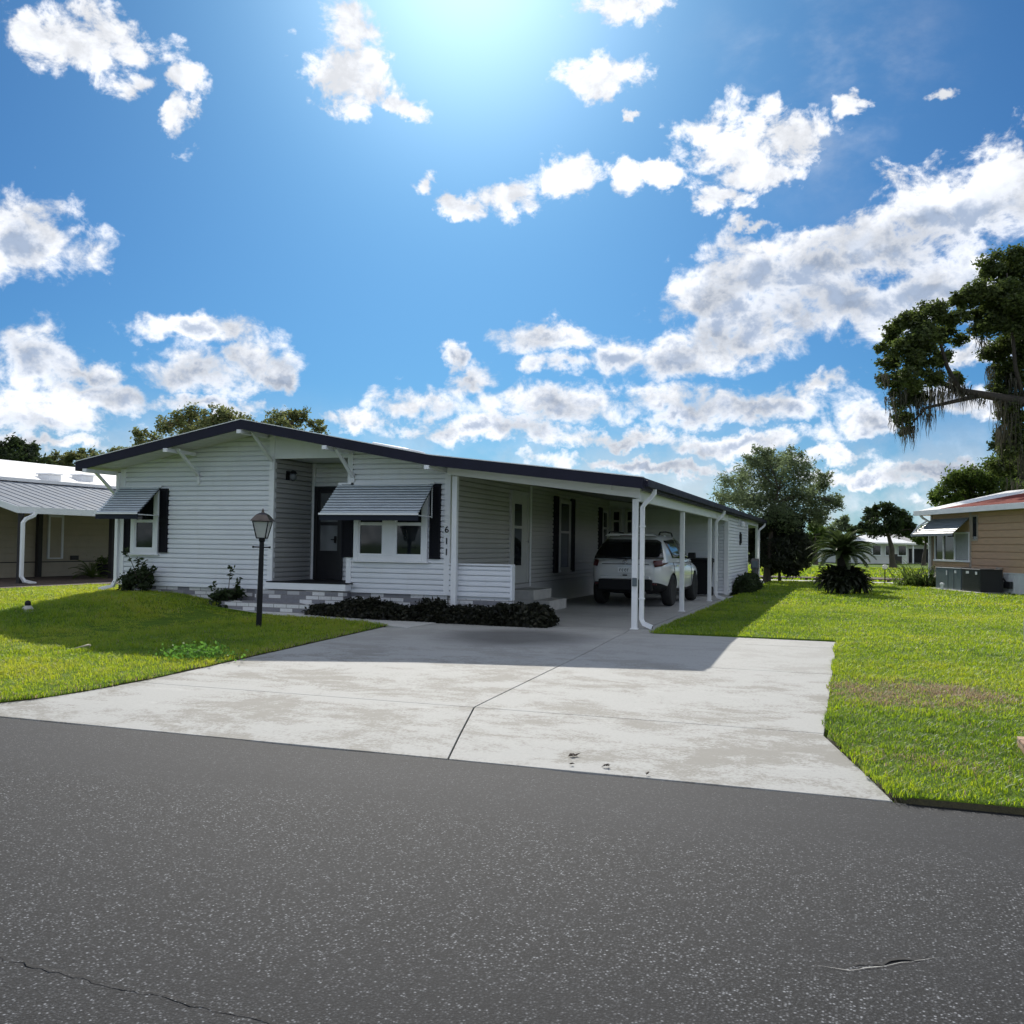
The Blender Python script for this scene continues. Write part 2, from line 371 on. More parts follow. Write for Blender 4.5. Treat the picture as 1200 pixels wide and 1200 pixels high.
# ================================================================= SETTING: ground, road, driveway, lawn
def setting():
    # base ground to the horizon (stepped down under the road)
    xs = np.unique(np.concatenate([np.linspace(-900, -60, 13), np.linspace(-60, -14, 12), np.linspace(-14, 20, 35), np.linspace(20, 60, 9), np.linspace(60, 900, 13)]))
    ys = np.unique(np.concatenate([np.linspace(-600, -60, 8), np.linspace(-60, -17.3, 12), [-17.2, -9.2, -9.12], np.linspace(-9, 4, 27), np.linspace(4, 40, 25), np.linspace(40, 200, 17), np.linspace(200, 1500, 10)]))
    X, Y = np.meshgrid(xs, ys); Z = gz(X, Y)-.03
    Z = np.where((Y < -9.1) & (Y > -17.25), -.32, Z)
    V = np.stack([X, Y, Z], -1).reshape(-1, 3); ny, nx = X.shape
    i = np.arange(ny-1)[:, None]*nx+np.arange(nx-1)[None]; F = np.stack([i, i+1, i+nx+1, i+nx], -1).reshape(-1, 4)
    tag(raw_mesh('ground', V, F, M['lawn']), kind='structure')
    # road, with a slightly ragged verge edge
    ex = np.linspace(-160, 160, 641); r = random.Random(3)
    pv = []; 
    for x in ex:
        e = -9.15+.018*math.sin(x*2.3)+.012*math.sin(x*7.1)+r.uniform(-.012, .012)
        pv += [(x, -17.25, -.216), (x, e, -.212), (x, e, -.33)]
    F = []
    for k in range(len(ex)-1):
        a = k*3; F += [(a, a+3, a+4, a+1), (a+1, a+4, a+5, a+2)]
    tag(raw_mesh('road', np.array(pv), np.array(F)[:, ::-1], M['asphalt']), kind='structure')
    # long seam and short crack in the asphalt: thin filled grooves lying on the surface
    def groove(name, pts, w, mats, off=.004):
        mb = MB(); r = random.Random(9); pp = []
        for (a, b) in zip(pts[:-1], pts[1:]):
            n = max(2, int(math.hypot(b[0]-a[0], b[1]-a[1])/.035))
            for k in range(n): pp.append((a[0]+(b[0]-a[0])*k/n+r.uniform(-.012, .012), a[1]+(b[1]-a[1])*k/n+r.uniform(-.012, .012)))
        vs = []; 
        for q, p in enumerate(pp):
            ww = w*r.uniform(.25, 1.1)*min(1, .15+q/6, .15+(len(pp)-1-q)/6)
            vs += [(p[0], p[1]-ww, -.212+off), (p[0], p[1]+ww, -.212+off)]
        mb.add(vs, [(2*k, 2*k+2, 2*k+3, 2*k+1) for k in range(len(pp)-1)])
        return tag(mb.build(name, mats), kind='structure')
    groove('road_seam', [(-1.9, -12.55), (-.6, -12.72), (.25, -12.87), (.8, -12.9), (1.5, -12.93), (2.4, -13.1)], .0038, M['drain'])
    groove('road_crack', [(3.30, -11.77), (3.38, -11.72), (3.5, -11.62), (3.56, -11.60), (3.63, -11.5)], .016, M['drain'])
    groove('road_crack', [(3.16, -11.83), (3.33, -11.795), (3.42, -11.715), (3.52, -11.655), (3.66, -11.53)], .003, M['concrete_step'], .003)  # pale strip painted as a highlight along the crack's edge

    # driveway: separate pours with open joints; outline surveyed from the street
    def lx(y): return float(np.interp(y, [-9.14, -8.75, -8.35, -7.76, -7.1, -6, -1.4], [-4.62, -4.28, -4.04, -3.95, -3.87, -3.86, -3.85]))
    def rx(y): return float(np.interp(y, [-9.14, -7.4, -.62], [3.56, 3.10, 3.13]))
    def cxk(y): return float(np.interp(y, [-9.14, -7.3, -3.2, -1, .97], [.50, -.02, .01, -.03, -.22]))
    mb = MB(); g = .007
    def slab(rows, fl, fr, dz=.02):
        L = [(fl(y), y) for y in rows]; Rr = [(fr(y), y) for y in rows]
        P = L+Rr[::-1]; n = len(P)
        top = [(x, y, gz(0, y)+min(dz, .006+.02*max(0, y+9.14))) for x, y in P]; bot = [(x, y, gz(0, y)-.12) for x, y in P]; k = len(rows)
        fs = [(i, i+1, n-2-i, n-1-i) for i in range(k-1)]
        mb.add(top+bot, [f[::-1] for f in fs]+[(i, (i+1) % n, n+(i+1) % n, n+i) for i in range(n)])
    g2 = .0045
    for (a, b) in ((-9.14, -7.32), (-7.32, -4.05), (-4.05, -1.66)):
        rows = [y for y in np.unique(np.concatenate([[a+g2, b-g2], np.arange(-9, -.5, .5), [-7.76, -7.4]])) if a+g2-1e-6 <= y <= b-g2+1e-6]
        slab(rows, lx, lambda y: cxk(y)-g); slab(rows, lambda y: cxk(y)+g, rx)
    slab([-1.66+g, -1.4, -1, -.62], lambda y: -3.4, lambda y: cxk(y)-g); slab([-1.66+g, -1.2, -.62], lambda y: cxk(y)+g, rx)
    slab([-.60, -.2, .2], lambda y: -3.48, lambda y: cxk(y)-g); slab([-.60, 0., .2], lambda y: cxk(y)+g, lambda y: .30)
    for a, b in ((.21, 4.3), (4.31, 8.4), (8.41, 12.25)): slab([a, b], lambda y: -3.48, lambda y: .05)
    slab([.21, 6, 12.25], lambda y: .075, lambda y: .33, .008)
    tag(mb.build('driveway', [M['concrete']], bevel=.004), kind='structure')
    # walkway from the steps to the driveway
    wl = [(-8.2, -.58), (-6.5, -.64), (-5.2, -.84), (-4.5, -1.12), (-3.9, -1.42), (-3.42, -1.66)]
    mb = MB(); P = wl+[(-3.41, .16), (-8.2, .16)]; n = len(P)
    top = [(x, y, .012+(0.035 if y < .1 else .04)*0+gz(x, y)+.022) for x, y in P]
    mb.add(top+[(x, y, z-.15) for x, y, z in top], [tuple(range(n))]+[(i, (i+1) % n, n+(i+1) % n, n+i) for i in range(n)])
    tag(mb.build('walkway', M['walk'], bevel=.004), kind='structure')

    # lawns: ruled sheets with a dark soil edge standing a little above the paving
    def lxr(y):
        w = float(np.interp(y, [-1.42, -1.12, -.84, -.64, -.55], [-3.93, -4.53, -5.23, -6.5, -8.25]))
        if y < -1.42: return lx(y)-.05
        if y < -.55: return w
        if y < .15: return -8.25
        return -10.85
    def rxl(y):
        if y < -.66: return rx(y)+.04
        return .37 if y < 22.6 else -30.
    def lawn(name, rows, edge, sgn, far):
        ts = np.concatenate([[0], np.array([.02, .06, .12, .2, .3, .42, .55, .7, .85, 1])**1.5*10, np.linspace(12, far, 8)])
        V = []; nr = len(ts)+1
        for q, y in enumerate(rows):
            e = edge(y)+.02*math.sin(y*5.3)+.014*math.sin(y*13.7+1); 
            V.append((e, y, gz(e, y)-.12))
            for j, tt in enumerate(ts):
                x = e+sgn*tt; V.append((x, y, gz(x, y)+(.040 if j else .022)+.006*math.sin(x*3.1)*math.sin(y*2.7)))
        F = []; mi = []
        for q in range(len(rows)-1):
            for j in range(nr-1): F.append((q*nr+j, q*nr+j+1, (q+1)*nr+j+1, (q+1)*nr+j)); mi.append(1 if j == 0 else 0)
        # front kerb-less soil face at the road
        b = len(V); V += [(v[0], v[1], -.3) for v in V[:nr]]
        for j in range(nr-1): F.append((j, j+1, b+j+1, b+j)); mi.append(1)
        F = np.array(F); 
        o = raw_mesh(name, np.array(V), F if sgn > 0 else F[:, ::-1], [M['lawn'], M['soil']])
        o.data.polygons.foreach_set('material_index', mi)
        bm = bmesh.new(); bm.from_mesh(o.data); bmesh.ops.recalc_face_normals(bm, faces=bm.faces); bm.to_mesh(o.data); bm.free()
        return tag(o, kind='structure')
    lawn('lawn', np.unique(np.concatenate([np.arange(-9.14, .1, .1), [-.56, -.54, .14, .16], np.arange(.3, 6, .3)])), lxr, -1, 30)
    lawn('lawn', np.unique(np.concatenate([np.arange(-9.14, 1, .12), [-.67, -.65], np.arange(1, 22.5, .5)])), rxl, 1, 40)
    # mulch beds and the concrete path across the back
    mb = MB(); mb.prism([(-26, 3.6), (-18, 2.6), (-16.4, 1.5), (-15.9, 2.2), (-15.75, 5.5), (-15.8, 12), (-17.6, 13.5), (-20.7, 13.5), (-20.7, 4.1), (-26, 4.1)], .05, .155, axis='z')
    tag(mb.build('mulch_bed', M['mulch']), kind='structure')
    mb = MB(); mb.box(-30, 25, 25.4, 26.9, -.05, .035); tag(mb.build('path', M['walk']), kind='structure')
    mb = MB()
    for (cx_, cy_, rx_, ry_) in ((-3, 29.2, 6.2, 1.2), (4.2, 30.2, 1.8, 1.5)):
        P = [(cx_+rx_*math.cos(t)*(1+.06*math.sin(5*t)), cy_+ry_*math.sin(t)*(1+.08*math.sin(3*t))) for t in np.linspace(0, 2*math.pi, 28)[:-1]]
        mb.prism(P, -.05, .10, axis='z')
    tag(mb.build('mulch_bed', M['mulch']), kind='structure')
    return lx, rx, lxr, rxl
LX, RX, LXR, RXL = setting()

# ---------------------------------------------------------------- grass: several hundred thousand real blades, one piece of stuff
def in_view(P, margin=.55):
    d = P-CAM; z = d@FWD; x = FPX*(d@RGT)/np.maximum(z, .1)/600; y = FPX*(d@UPV)/np.maximum(z, .1)/600
    return (z > .5) & (np.abs(x) < 1+margin) & (np.abs(y) < 1.5)
from mathutils import noise as mnoise
def field(xy, sc, seed=0.):
    """smooth value noise, vectorised"""
    p = xy*sc+seed; i = np.floor(p).astype(int); f = p-i; f = f*f*(3-2*f)
    def h(a, b): 
        n = (a*374761393+b*668265263) & 0x7fffffff; n = ((n ^ (n >> 13))*1274126177) & 0x7fffffff
        return ((n ^ (n >> 16)) & 0xffff)/65535.
    a = h(i[:,0], i[:,1])*(1-f[:,0])+h(i[:,0]+1, i[:,1])*f[:,0]; b = h(i[:,0], i[:,1]+1)*(1-f[:,0])+h(i[:,0]+1, i[:,1]+1)*f[:,0]
    return a*(1-f[:,1])+b*f[:,1]
def grass(name, x0, x1, y0, y1, inside, dens, blade, wid):
    n = int((x1-x0)*(y1-y0)*dens); xy = np.stack([rng.uniform(x0, x1, n), rng.uniform(y0, y1, n)], 1)
    P = np.stack([xy[:,0], xy[:,1], gz(xy[:,0], xy[:,1])], 1)
    k = in_view(P); xy = xy[k]; P = P[k]
    k = inside(xy); xy = xy[k]; P = P[k]
    clump = field(xy, 5.)*.55+field(xy, 13., 7)*.45
    big = field(xy, .55, 3)*.6+field(xy, 1.6, 11)*.4
    k = rng.random(len(xy)) < .35+.9*clump; xy, P, clump, big = xy[k], P[k], clump[k], big[k]
    n = len(xy)
    # the tired brown patch beside the driveway, and a few thin spots
    w = (field(xy, 2.2, 5)-.5)*1.1+(field(xy, 9., 2)-.5)*.6
    ptch = np.exp(-(((xy[:,0]-3.95)/.85)**2+((xy[:,1]+5.2)/.78)**2)**1.5)*1.25+np.exp(-(((xy[:,0]-5.7)/.7)**2+((xy[:,1]+5.2)/.4)**2))*.12+np.exp(-(((xy[:,0]-3.9)/.5)**2+((xy[:,1]+8.1)/.35)**2))*.4
    edgeL = np.where((xy[:,0] < 0) & (xy[:,1] < -1), np.exp(-((LXv(xy[:,1])-xy[:,0])/.18)**2), 0)*.35
    brown = np.clip(ptch*(1+w)+edgeL*(.6+w), 0, 1)
    tone = .30+.40*(clump-.45)+.68*(big-.42)+np.where(xy[:,0] > 0, -.08*np.clip((-4.5-xy[:,1])/3., 0, 1), .13)+rng.normal(0, .13, n)
    isb = rng.random(n) < brown*.92
    tone = np.where(isb, rng.uniform(.8, 1., n), np.clip(tone, .02, .76))
    stray = rng.random(n) < .03; tone = np.where(stray, rng.uniform(.76, .95, n), tone)
    h = blade*(.45+.95*clump)*rng.uniform(.6, 1.25, n)*np.where(isb, .8, 1)
    az = rng.uniform(0, 2*np.pi, n); lean = rng.uniform(.25, 1.25, n)*h
    dx, dy = np.cos(az), np.sin(az); wx, wy = -dy*wid*.5, dx*wid*.5
    wv = rng.uniform(.6, 1.3, n); wx *= wv; wy *= wv
    zb = P[:,2]+.03
    b1 = np.stack([xy[:,0]-wx, xy[:,1]-wy, zb], 1); b2 = np.stack([xy[:,0]+wx, xy[:,1]+wy, zb], 1)
    mx, my = xy[:,0]+dx*lean*.4, xy[:,1]+dy*lean*.4; zm = zb+h*.68
    m1 = np.stack([mx-wx*.9, my-wy*.9, zm], 1); m2 = np.stack([mx+wx*.9, my+wy*.9, zm], 1)
    tx, ty = xy[:,0]+dx*lean, xy[:,1]+dy*lean; tp = np.stack([tx, ty, zb+h*.95], 1)
    V = np.stack([b1, b2, m2, m1, tp], 1).reshape(-1, 3); i = np.arange(n)[:, None]*5
    F = np.concatenate([i+np.array([0, 1, 2]), i+np.array([0, 2, 3]), i+np.array([3, 2, 4])], 0)
    return V, F, np.repeat(tone, 5)
def LXv(y): return np.interp(y, [-9.14, -8.75, -8.35, -7.76, -7.1, -6, -1.4], [-4.62, -4.28, -4.04, -3.95, -3.87, -3.86, -3.85])-.02
def RXv(y): return np.interp(y, [-9.14, -7.4, -.62], [3.56, 3.10, 3.13])+.02
def inL(xy):
    x, y = xy[:,0], xy[:,1]; j = .05*(field(xy, 9.)-.5)+.06*(field(xy, 3.1, 4)-.5)
    e = np.where(y < -1.42, LXv(y)-.03, np.interp(y, [-1.42, -1.12, -.84, -.64, -.55], [-3.93, -4.53, -5.23, -6.5, -8.25]))
    e = np.where(y > -.55, -7.95, e); e = np.where(y > .1, -10.9, e)
    ok = (x < e+j+.05) & (y > -9.19)
    return ok & ~((x < -15.85) & (y > 1.6)) & ~((x < -18) & (y > 2.4))
def inR(xy):
    x, y = xy[:,0], xy[:,1]; j = .05*(field(xy, 9.)-.5)+.06*(field(xy, 3.1, 4)-.5)
    e = np.where(y < -.66, RXv(y)+.03, .36); e = np.where(y > 22.7, -40, e)
    ok = (x > e+j-.05) & (y > -9.19) & ~((y > 25.3) & (y < 27.0)) & ~((y > 28) & (y < 30.4) & (x > -9) & (x < 3.1))
    s = (x-6.26)*.333+(y-23.86)*-.943; nn = (x-6.26)*-.943+(y-23.86)*-.333
    return ok & ~((nn < .05) & (s > 0))
def all_grass():
    parts = []
    parts.append(grass('g', -16, -3.5, -9.14, -2.0, inL, 4200, .050, .0062))
    parts.append(grass('g', -26, -3.5, -2.0, 5, inL, 2000, .052, .0085))
    parts.append(grass('g', 2.9, 14, -9.14, -2.0, inR, 5000, .050, .0058))
    parts.append(grass('g', .3, 18, -2.0, 8, inR, 2200, .050, .0085))
    parts.append(grass('g', .3, 18, 8, 25.3, inR, 600, .058, .017))
    parts.append(grass('g', -8, 26, 27, 60, inR, 45, .085, .06))
    V = np.concatenate([p[0] for p in parts]); T = np.concatenate([p[2] for p in parts]); o = 0; Fs = []
    for p in parts: Fs.append(p[1]+o); o += len(p[0])
    tag(raw_mesh('grass', V, np.concatenate(Fs), M['grass'], attr=T), 'short sunlit lawn grass around the driveway with a brown patch', 'grass', kind='stuff')
    print('grass blades', len(V)//5)
all_grass()
# ================================================================= THE HOUSE
def zroof(x):      # underside of the fascia along the front
    return float(np.interp(x, [-11.18, -7.35, -3.515, .18], [2.72, 3.45, 2.72, 2.30]))
def siding(mb, O, U, N, u0, u1, z0, z1, pitch=.096, dep=(.030, .022), i=-.022):
    """lapped boards: O origin (x,y), U run direction, N outward normal"""
    O, U, N = np.array(O, float), np.array(U, float), np.array(N, float); k = 0; z = z0
    while z < z1-1e-4:
        zt = min(z+pitch, z1); o = dep[k % 2]
        def P(u, off, zz): p = O+U*u+N*off; return (p[0], p[1], zz)
        gh = min(.27*pitch, .030)*(1 if k % 2 == 0 else .7); lv = [(o, z), (o-.003, max(z, zt-gh)), (i, max(z, zt-gh*.75)), (i, zt), (dep[(k+1) % 2], zt)]
        mb.add([P(u, a, b) for a, b in lv for u in (u0, u1)], [(2*q, 2*q+1, 2*q+3, 2*q+2) for q in range(4)])
        z = zt; k += 1
def house():
    H = empty('mobile_home', (0, 0, 0), 'long white sided mobile home with low gable roof, navy fascia and open carport', 'house')
    roofclip = []
    for (xa, za, xb, zb_) in ((-11.18, 2.72, -7.35, 3.45), (-7.35, 3.45, -3.515, 2.72)):
        roofclip.append(((xa, 0, za+.055), (-(zb_-za), 0, (xb-xa))))
    yw = .2
    # --- front walls
    mb = MB(); siding(mb, (0, yw), (1, 0), (0, -1), -10.72, -7.29, .45, 3.6)
    siding(mb, (0, yw), (1, 0), (0, -1), -5.47, -3.59, .45, 3.6); siding(mb, (0, yw), (1, 0), (0, -1), -7.29, -5.47, 3.0, 3.6, .6)
    siding(mb, (0, 1.6), (1, 0), (0, -1), -7.2, -5.55, .6, 3.0)
    mb.build('front_wall', M['siding'], H, clip=[(roofclip[0][0], roofclip[0][1]), (roofclip[1][0], roofclip[1][1])], fixn=False)
    # --- side walls, recess returns
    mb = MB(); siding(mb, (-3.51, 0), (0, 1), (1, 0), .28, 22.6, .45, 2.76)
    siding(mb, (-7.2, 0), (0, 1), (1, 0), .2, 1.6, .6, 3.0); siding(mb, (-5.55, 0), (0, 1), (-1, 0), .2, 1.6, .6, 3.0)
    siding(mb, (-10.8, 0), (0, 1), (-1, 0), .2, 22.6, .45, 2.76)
    mb.build('side_wall', M['siding_shaded'], H, fixn=False)
    # solid body behind the boards
    mb = MB()
    for xa, xb, ya in ((-10.765, -7.235, .245), (-7.23, -5.52, 1.64), (-5.515, -3.55, .245)):
        pts = sorted({xa, xb} | ({-7.35} if xa < -7.35 < xb else set()))
        mb.prism([(xa, .4), (xb, .4)]+[(x, zroof(x)+.05) for x in pts[::-1]], ya, 22.59)
    mb.prism([(-7.205, 3.005), (-5.545, 3.005), (-5.545, zroof(-5.545)+.05), (-7.205, zroof(-7.205)+.05)], .25, 1.6)
    mb.build('wall', M['siding'], H)
    # --- corner boards
    def cb(x0, x1, y0, y1, z0, z1): MB().box(x0, x1, y0, y1, z0, z1).build('corner_trim', M['trim'], H, bevel=.004)
    cb(-10.84, -10.72, .158, .26, .45, 2.82); cb(-7.29, -7.175, .158, .25, .45, 3.42); cb(-5.575, -5.47, .158, .25, .45, 3.06)
    cb(-3.59, -3.475, .158, .29, .45, 2.73); cb(-7.168, -7.10, 1.54, 1.595, .61, 3.0); cb(-7.174, -5.576, .162, .197, 2.97, 3.0)
    cb(-3.488, -3.465, 4.76, 4.84, .45, 2.7)
    # --- brick skirt and steps
    mb = MB(); mb.box(-10.76, -3.53, .21, .30, -.1, .452); mb.box(-7.40, -5.50, -.06, .205, -.1, .46); mb.build('brick_skirt', M['brick'], H)
    sk = MB(); sk.box(-3.56, -3.505, .31, 12.28, -.1, .452); sk.build('skirting', M['trim_shaded'], H)
    sk = MB(); sk.box(-10.80, -10.74, .31, 22.55, -.1, .452); sk.build('skirting', M['trim_shaded'], H)
    mb = MB(); mb.box(-7.95, -6.0, -.40, -.07, -.1, .235); mb.build('step', M['brick'], H, bevel=.006)
    mb = MB(); mb.box(-7.19, -5.45, -.07, .17, .475, .60); mb.build('porch_edge', M['trim'], H, bevel=.005)
    mb = MB(); mb.box(-7.19, -5.56, .171, 1.6, .52, .607); mb.box(-7.15, -5.42, -.075, .17, .602, .622); mb.build('porch_floor', M['plasticblack'], H)
    # --- entrance door in the recess
    d = MB(); y = 1.58
    for b in ((-7.10, -7.03, 2.52), (-6.50, -6.44, 2.52)): d.box(b[0], b[1], y-.06, y, .61, b[2])
    d.box(-7.03, -6.50, y-.06, y, 2.45, 2.52); d.box(-7.03, -6.50, y-.035, y, .61, 1.20); d.box(-7.03, -6.96, y-.035, y, 1.2, 2.45); d.box(-6.56, -6.50, y-.035, y, 1.2, 2.45)
    d.box(-6.96, -6.56, y-.035, y, 2.38, 2.45); d.box(-6.96, -6.56, y-.035, y, 1.72, 1.79)
    D = d.build('door', M['door'], H, bevel=.004)
    MB().box(-6.96, -6.56, y-.022, y-.01, 1.2, 1.72).build('pane', M['screen'], D); MB().box(-6.96, -6.56, y-.022, y-.01, 1.79, 2.38).build('pane', M['screen'], D)
    h = MB(); h.box(-6.62, -6.58, y-.06, y-.034, 1.36, 1.5); h.bar((-6.60, y-.075, 1.43), (-6.68, y-.075, 1.43), .018, .018); h.bar((-6.60, y-.08, 1.43), (-6.60, y-.05, 1.43), .018, .018, up=(1,0,0)); h.build('handle', M['black'], D)
    # --- windows
    def window(axis, a0, a1, z0, z1, w=.06, mull=(), rail=.55, plane=yw, sgn=-1, tm='trim'):
        """frame and sashes standing proud of the boards; axis 'x' on the front, 'y' on a side wall"""
        f = MB()
        def B(mbx, u0, u1, d0, d1, za, zb):
            lo, hi = sorted((plane+sgn*d0, plane+sgn*d1))
            return mbx.box(u0, u1, lo, hi, za, zb) if axis == 'x' else mbx.box(lo, hi, u0, u1, za, zb)
        B(f, a0-w, a0, .0, .075, z0-w, z1+w); B(f, a1, a1+w, .0, .075, z0-w, z1+w)
        B(f, a0, a1, .0, .075, z1, z1+w); B(f, a0, a1, .0, .075, z0-w, z0); B(f, a0-w-.03, a1+w+.03, .0, .095, z0-w-.03, z0-w)
        W = f.build('window', M[tm], H, bevel=.004)
        ed = [a0]+[e for m in mull for e in m]+[a1]
        mm = MB()
        for m in mull: B(mm, m[0], m[1], .0, .072, z0, z1)
        if mull: mm.build('mullion', M['trim'], W, bevel=.003)
        s = MB(); zr = z0+(z1-z0)*rail
        for u0, u1 in zip(ed[::2], ed[1::2]):
            g = .028
            for (za, zb, dd) in ((z0, zr, .062), (zr, z1, .052)):
                B(s, u0, u0+g, .036, dd, za, zb); B(s, u1-g, u1, .036, dd, za, zb); B(s, u0+g, u1-g, .036, dd, za, za+g); B(s, u0+g, u1-g, .036, dd, zb-g, zb)
            p = MB(); B(p, u0+.01, u1-.01, .034, .040, z0, z1); p.build('pane', M['glass'], W)
        s.build('sash', M[tm], W)
        return W
    def shutter(axis, a0, a1, z0, z1, plane=yw, sgn=-1):
        f = MB()
        def B(u0, u1, d0, d1, za, zb):
            lo, hi = sorted((plane+sgn*d0, plane+sgn*d1))
            return f.box(u0, u1, lo, hi, za, zb) if axis == 'x' else f.box(lo, hi, u0, u1, za, zb)
        w = .03; B(a0, a0+w, .0, .068, z0, z1); B(a1-w, a1, .0, .068, z0, z1)
        for (za, zb) in ((z0, z0+.05), (z1-.05, z1), ((z0+z1)/2-.025, (z0+z1)/2+.025)): B(a0+w, a1-w, .01, .067, za, zb)
        z = z0+.06
        while z < z1-.06:
            B(a0+w, a1-w, .03, .052, z, z+.012); B(a0+w, a1-w, .03, .061, z+.012, z+.028); z += .04
        B(a0+w, a1-w, .03, .044, z0+.05, z1-.05)
        return f.build('shutter', M['shutter'], H)
    window('x', -10.43, -9.96, 1.19, 2.36, .10, rail=.48)
    window('x', -5.31, -4.01, 1.15, 2.38, .10, mull=((-4.80, -4.55),), rail=.47)
    shutter('x', -10.71, -10.56, 1.11, 2.41); shutter('x', -9.83, -9.64, 1.12, 2.41); shutter('x', -5.69+.02, -5.47+.04, 1.1, 2.46); shutter('x', -3.87, -3.665, 1.1, 2.46)
    X = -3.51
    window('y', 7.08, 7.92, .80, 2.45, .06, rail=.55, plane=X, sgn=1, tm='trim_shaded'); shutter('y', 6.58, 6.92, .70, 2.58, X, 1); shutter('y', 8.06, 8.40, .70, 2.58, X, 1)
    window('y', 11.45, 12.0, 1.3, 2.38, .05, plane=X, sgn=1, tm='trim_shaded'); shutter('y', 11.02, 11.34, 1.2, 2.48, X, 1)
    window('x', -3.36, -3.14, 1.75, 2.42, .05, plane=12.3, tm='trim_shaded'); window('x', -2.94, -2.76, 1.75, 2.42, .05, plane=12.3, tm='trim_shaded'); shutter('x', -2.68, -2.56, 1.65, 2.5, 12.3)
    # --- side door under the carport
    d = MB(); d.box(X, X+.07, 3.40, 3.46, .55, 2.54); d.box(X, X+.07, 4.50, 4.56, .55, 2.54); d.box(X, X+.07, 3.46, 4.50, 2.47, 2.54); d.box(X, X+.045, 3.46, 4.50, .55, .93)
    d.box(X, X+.045, 3.46, 3.66, .93, 2.47); d.box(X, X+.045, 4.16, 4.50, .93, 2.47); d.box(X, X+.045, 3.66, 4.16, 2.26, 2.47); d.box(X, X+.045, 3.66, 4.16, 1.73, 1.79)
    D = d.build('door', M['trim_shaded'], H, bevel=.004); MB().box(X+.005, X+.036, 3.66, 4.16, .93, 2.26).build('pane', M['glass'], D)
    h = MB(); h.lathe([(.012, 0), (.012, .03), (.028, .035), (.03, .055), (.018, .07)], (0, 0, 0), 10)
    h.v = [(X+.045+v[2], 4.43+v[0], 1.45+v[1]) for v in h.v]; h.build('handle', M['chrome'], D)
    mb = MB(); mb.box(X, X+.95, 3.35, 4.6, -.1, .22); mb.box(X, X+.6, 3.35, 4.6, .22, .43); mb.build('step', M['concrete_step'], H, bevel=.01)
    # wall lantern beside the recess
    def sconce(loc, N, parent, size=1.):
        s = MB(); s.box(-.05, .05, -.02, .0, -.08, .08); s.bar((0, -.02, .03), (0, -.12, .06), .02, .02); s.lathe([(.075, .03), (.05, .075), (.015, .09)], (0, -.12, 0), 12)
        s.lathe([(.02, -.10), (.035, -.09)], (0, -.12, 0), 10)
        o = s.build('wall_light', M['black'], parent, loc=loc); o.rotation_euler = (0, 0, math.atan2(N[0], -N[1])); o.scale = (size,)*3
        g = MB(); g.lathe([(.035, -.09), (.06, -.05), (.062, 0.0), (.05, .03)], (0, -.12, 0), 14); g.build('globe', M['screen'], o, smooth=True)
    sconce((-7.175, .62, 2.68), (1, 0), H, 1.1)
    # --- porch post sized half wall continuing the boards below the carport
    mb = MB(); siding(mb, (0, yw-.02), (1, 0), (0, -1), -3.485, -2.3, .45, 1.0); mb.box(-3.485, -2.3, yw+.02, yw+.08, .40, 1.0); mb.box(-3.485, -2.27, yw-.065, yw+.09, 1.0, 1.03); mb.box(-2.31, -2.27, yw-.06, yw+.085, .40, 1.0)
    mb.build('half_wall', M['siding'], H, fixn=False); MB().box(-3.48, -2.28, yw-.02, yw+.08, -.1, .402).build('brick_skirt', M['brick'], H)
    # --- house number 611, one digit above the other
    for ch, z in (('6', 1.63), ('1', 1.42), ('1', 1.225)):
        cu = bpy.data.curves.new('house_number', 'FONT'); cu.body = ch; cu.size = .165; cu.extrude = .006; cu.align_x = 'CENTER'; cu.align_y = 'CENTER'; cu.offset = .001
        to = bpy.data.objects.new('tmp', cu); COL.objects.link(to); bpy.context.view_layer.update()
        me = bpy.data.meshes.new_from_object(to.evaluated_get(bpy.context.evaluated_depsgraph_get())); bpy.data.objects.remove(to)
        me.materials.clear(); me.materials.append(M['black']); o = bpy.data.objects.new('house_number', me); COL.objects.link(o); o.parent = H
        o.location = (-3.535, .150, z); o.rotation_euler = (R(90), 0, 0)
    # --- roof: main gable and the carport's flatter sheet
    y0, y1 = -.66, 22.9
    rx_ = MB(); xs = [-11.16, -7.35, -3.515, .16]
    top = [(x, zroof(x)+.185) for x in xs]; bot = [(x, zroof(x)+.06) for x in xs]
    for a in range(3): rx_.prism([bot[a], bot[a+1], top[a+1], top[a]], y0, y1)
    ROOF = rx_.build('roof', [M['rooftop']], H)
    fa = MB()
    fx = [-11.2, -7.35, -3.515, .2]
    for a in range(3): fa.prism([(fx[a], zroof(fx[a])), (fx[a+1], zroof(fx[a+1])), (fx[a+1], zroof(fx[a+1])+.178), (fx[a], zroof(fx[a])+.178)], y0-.045, y0-.002)
    fa.box(.164, .21, y0-.002, y1, 2.30, 2.478); fa.box(-11.21, -11.162, y0-.002, y1, 2.72, 2.895)
    fa.build('fascia', M['fascia'], ROOF)
    de = MB()
    for a in range(3): de.prism([(fx[a], zroof(fx[a])+.180), (fx[a+1], zroof(fx[a+1])+.180), (fx[a+1], zroof(fx[a+1])+.194), (fx[a], zroof(fx[a])+.194)], y0-.055, y0+.1)
    de.build('drip_edge', M['metalwhite'], ROOF)
    so = MB()       # ribbed soffit panels
    for k in range(48):
        xa = -11.15+k*.1592; xb = xa+.15
        for (a, b) in (((xa, xb),) if not xa < -7.35 < xb else ((xa, -7.35), (-7.35, xb))):
            so.prism([(a, zroof(a)+.045), (b, zroof(b)+.045), (b, zroof(b)+.058), (a, zroof(a)+.058)], y0+.005, .2)
    so.build('soffit', M['soffit'], ROOF)
    ce = MB()
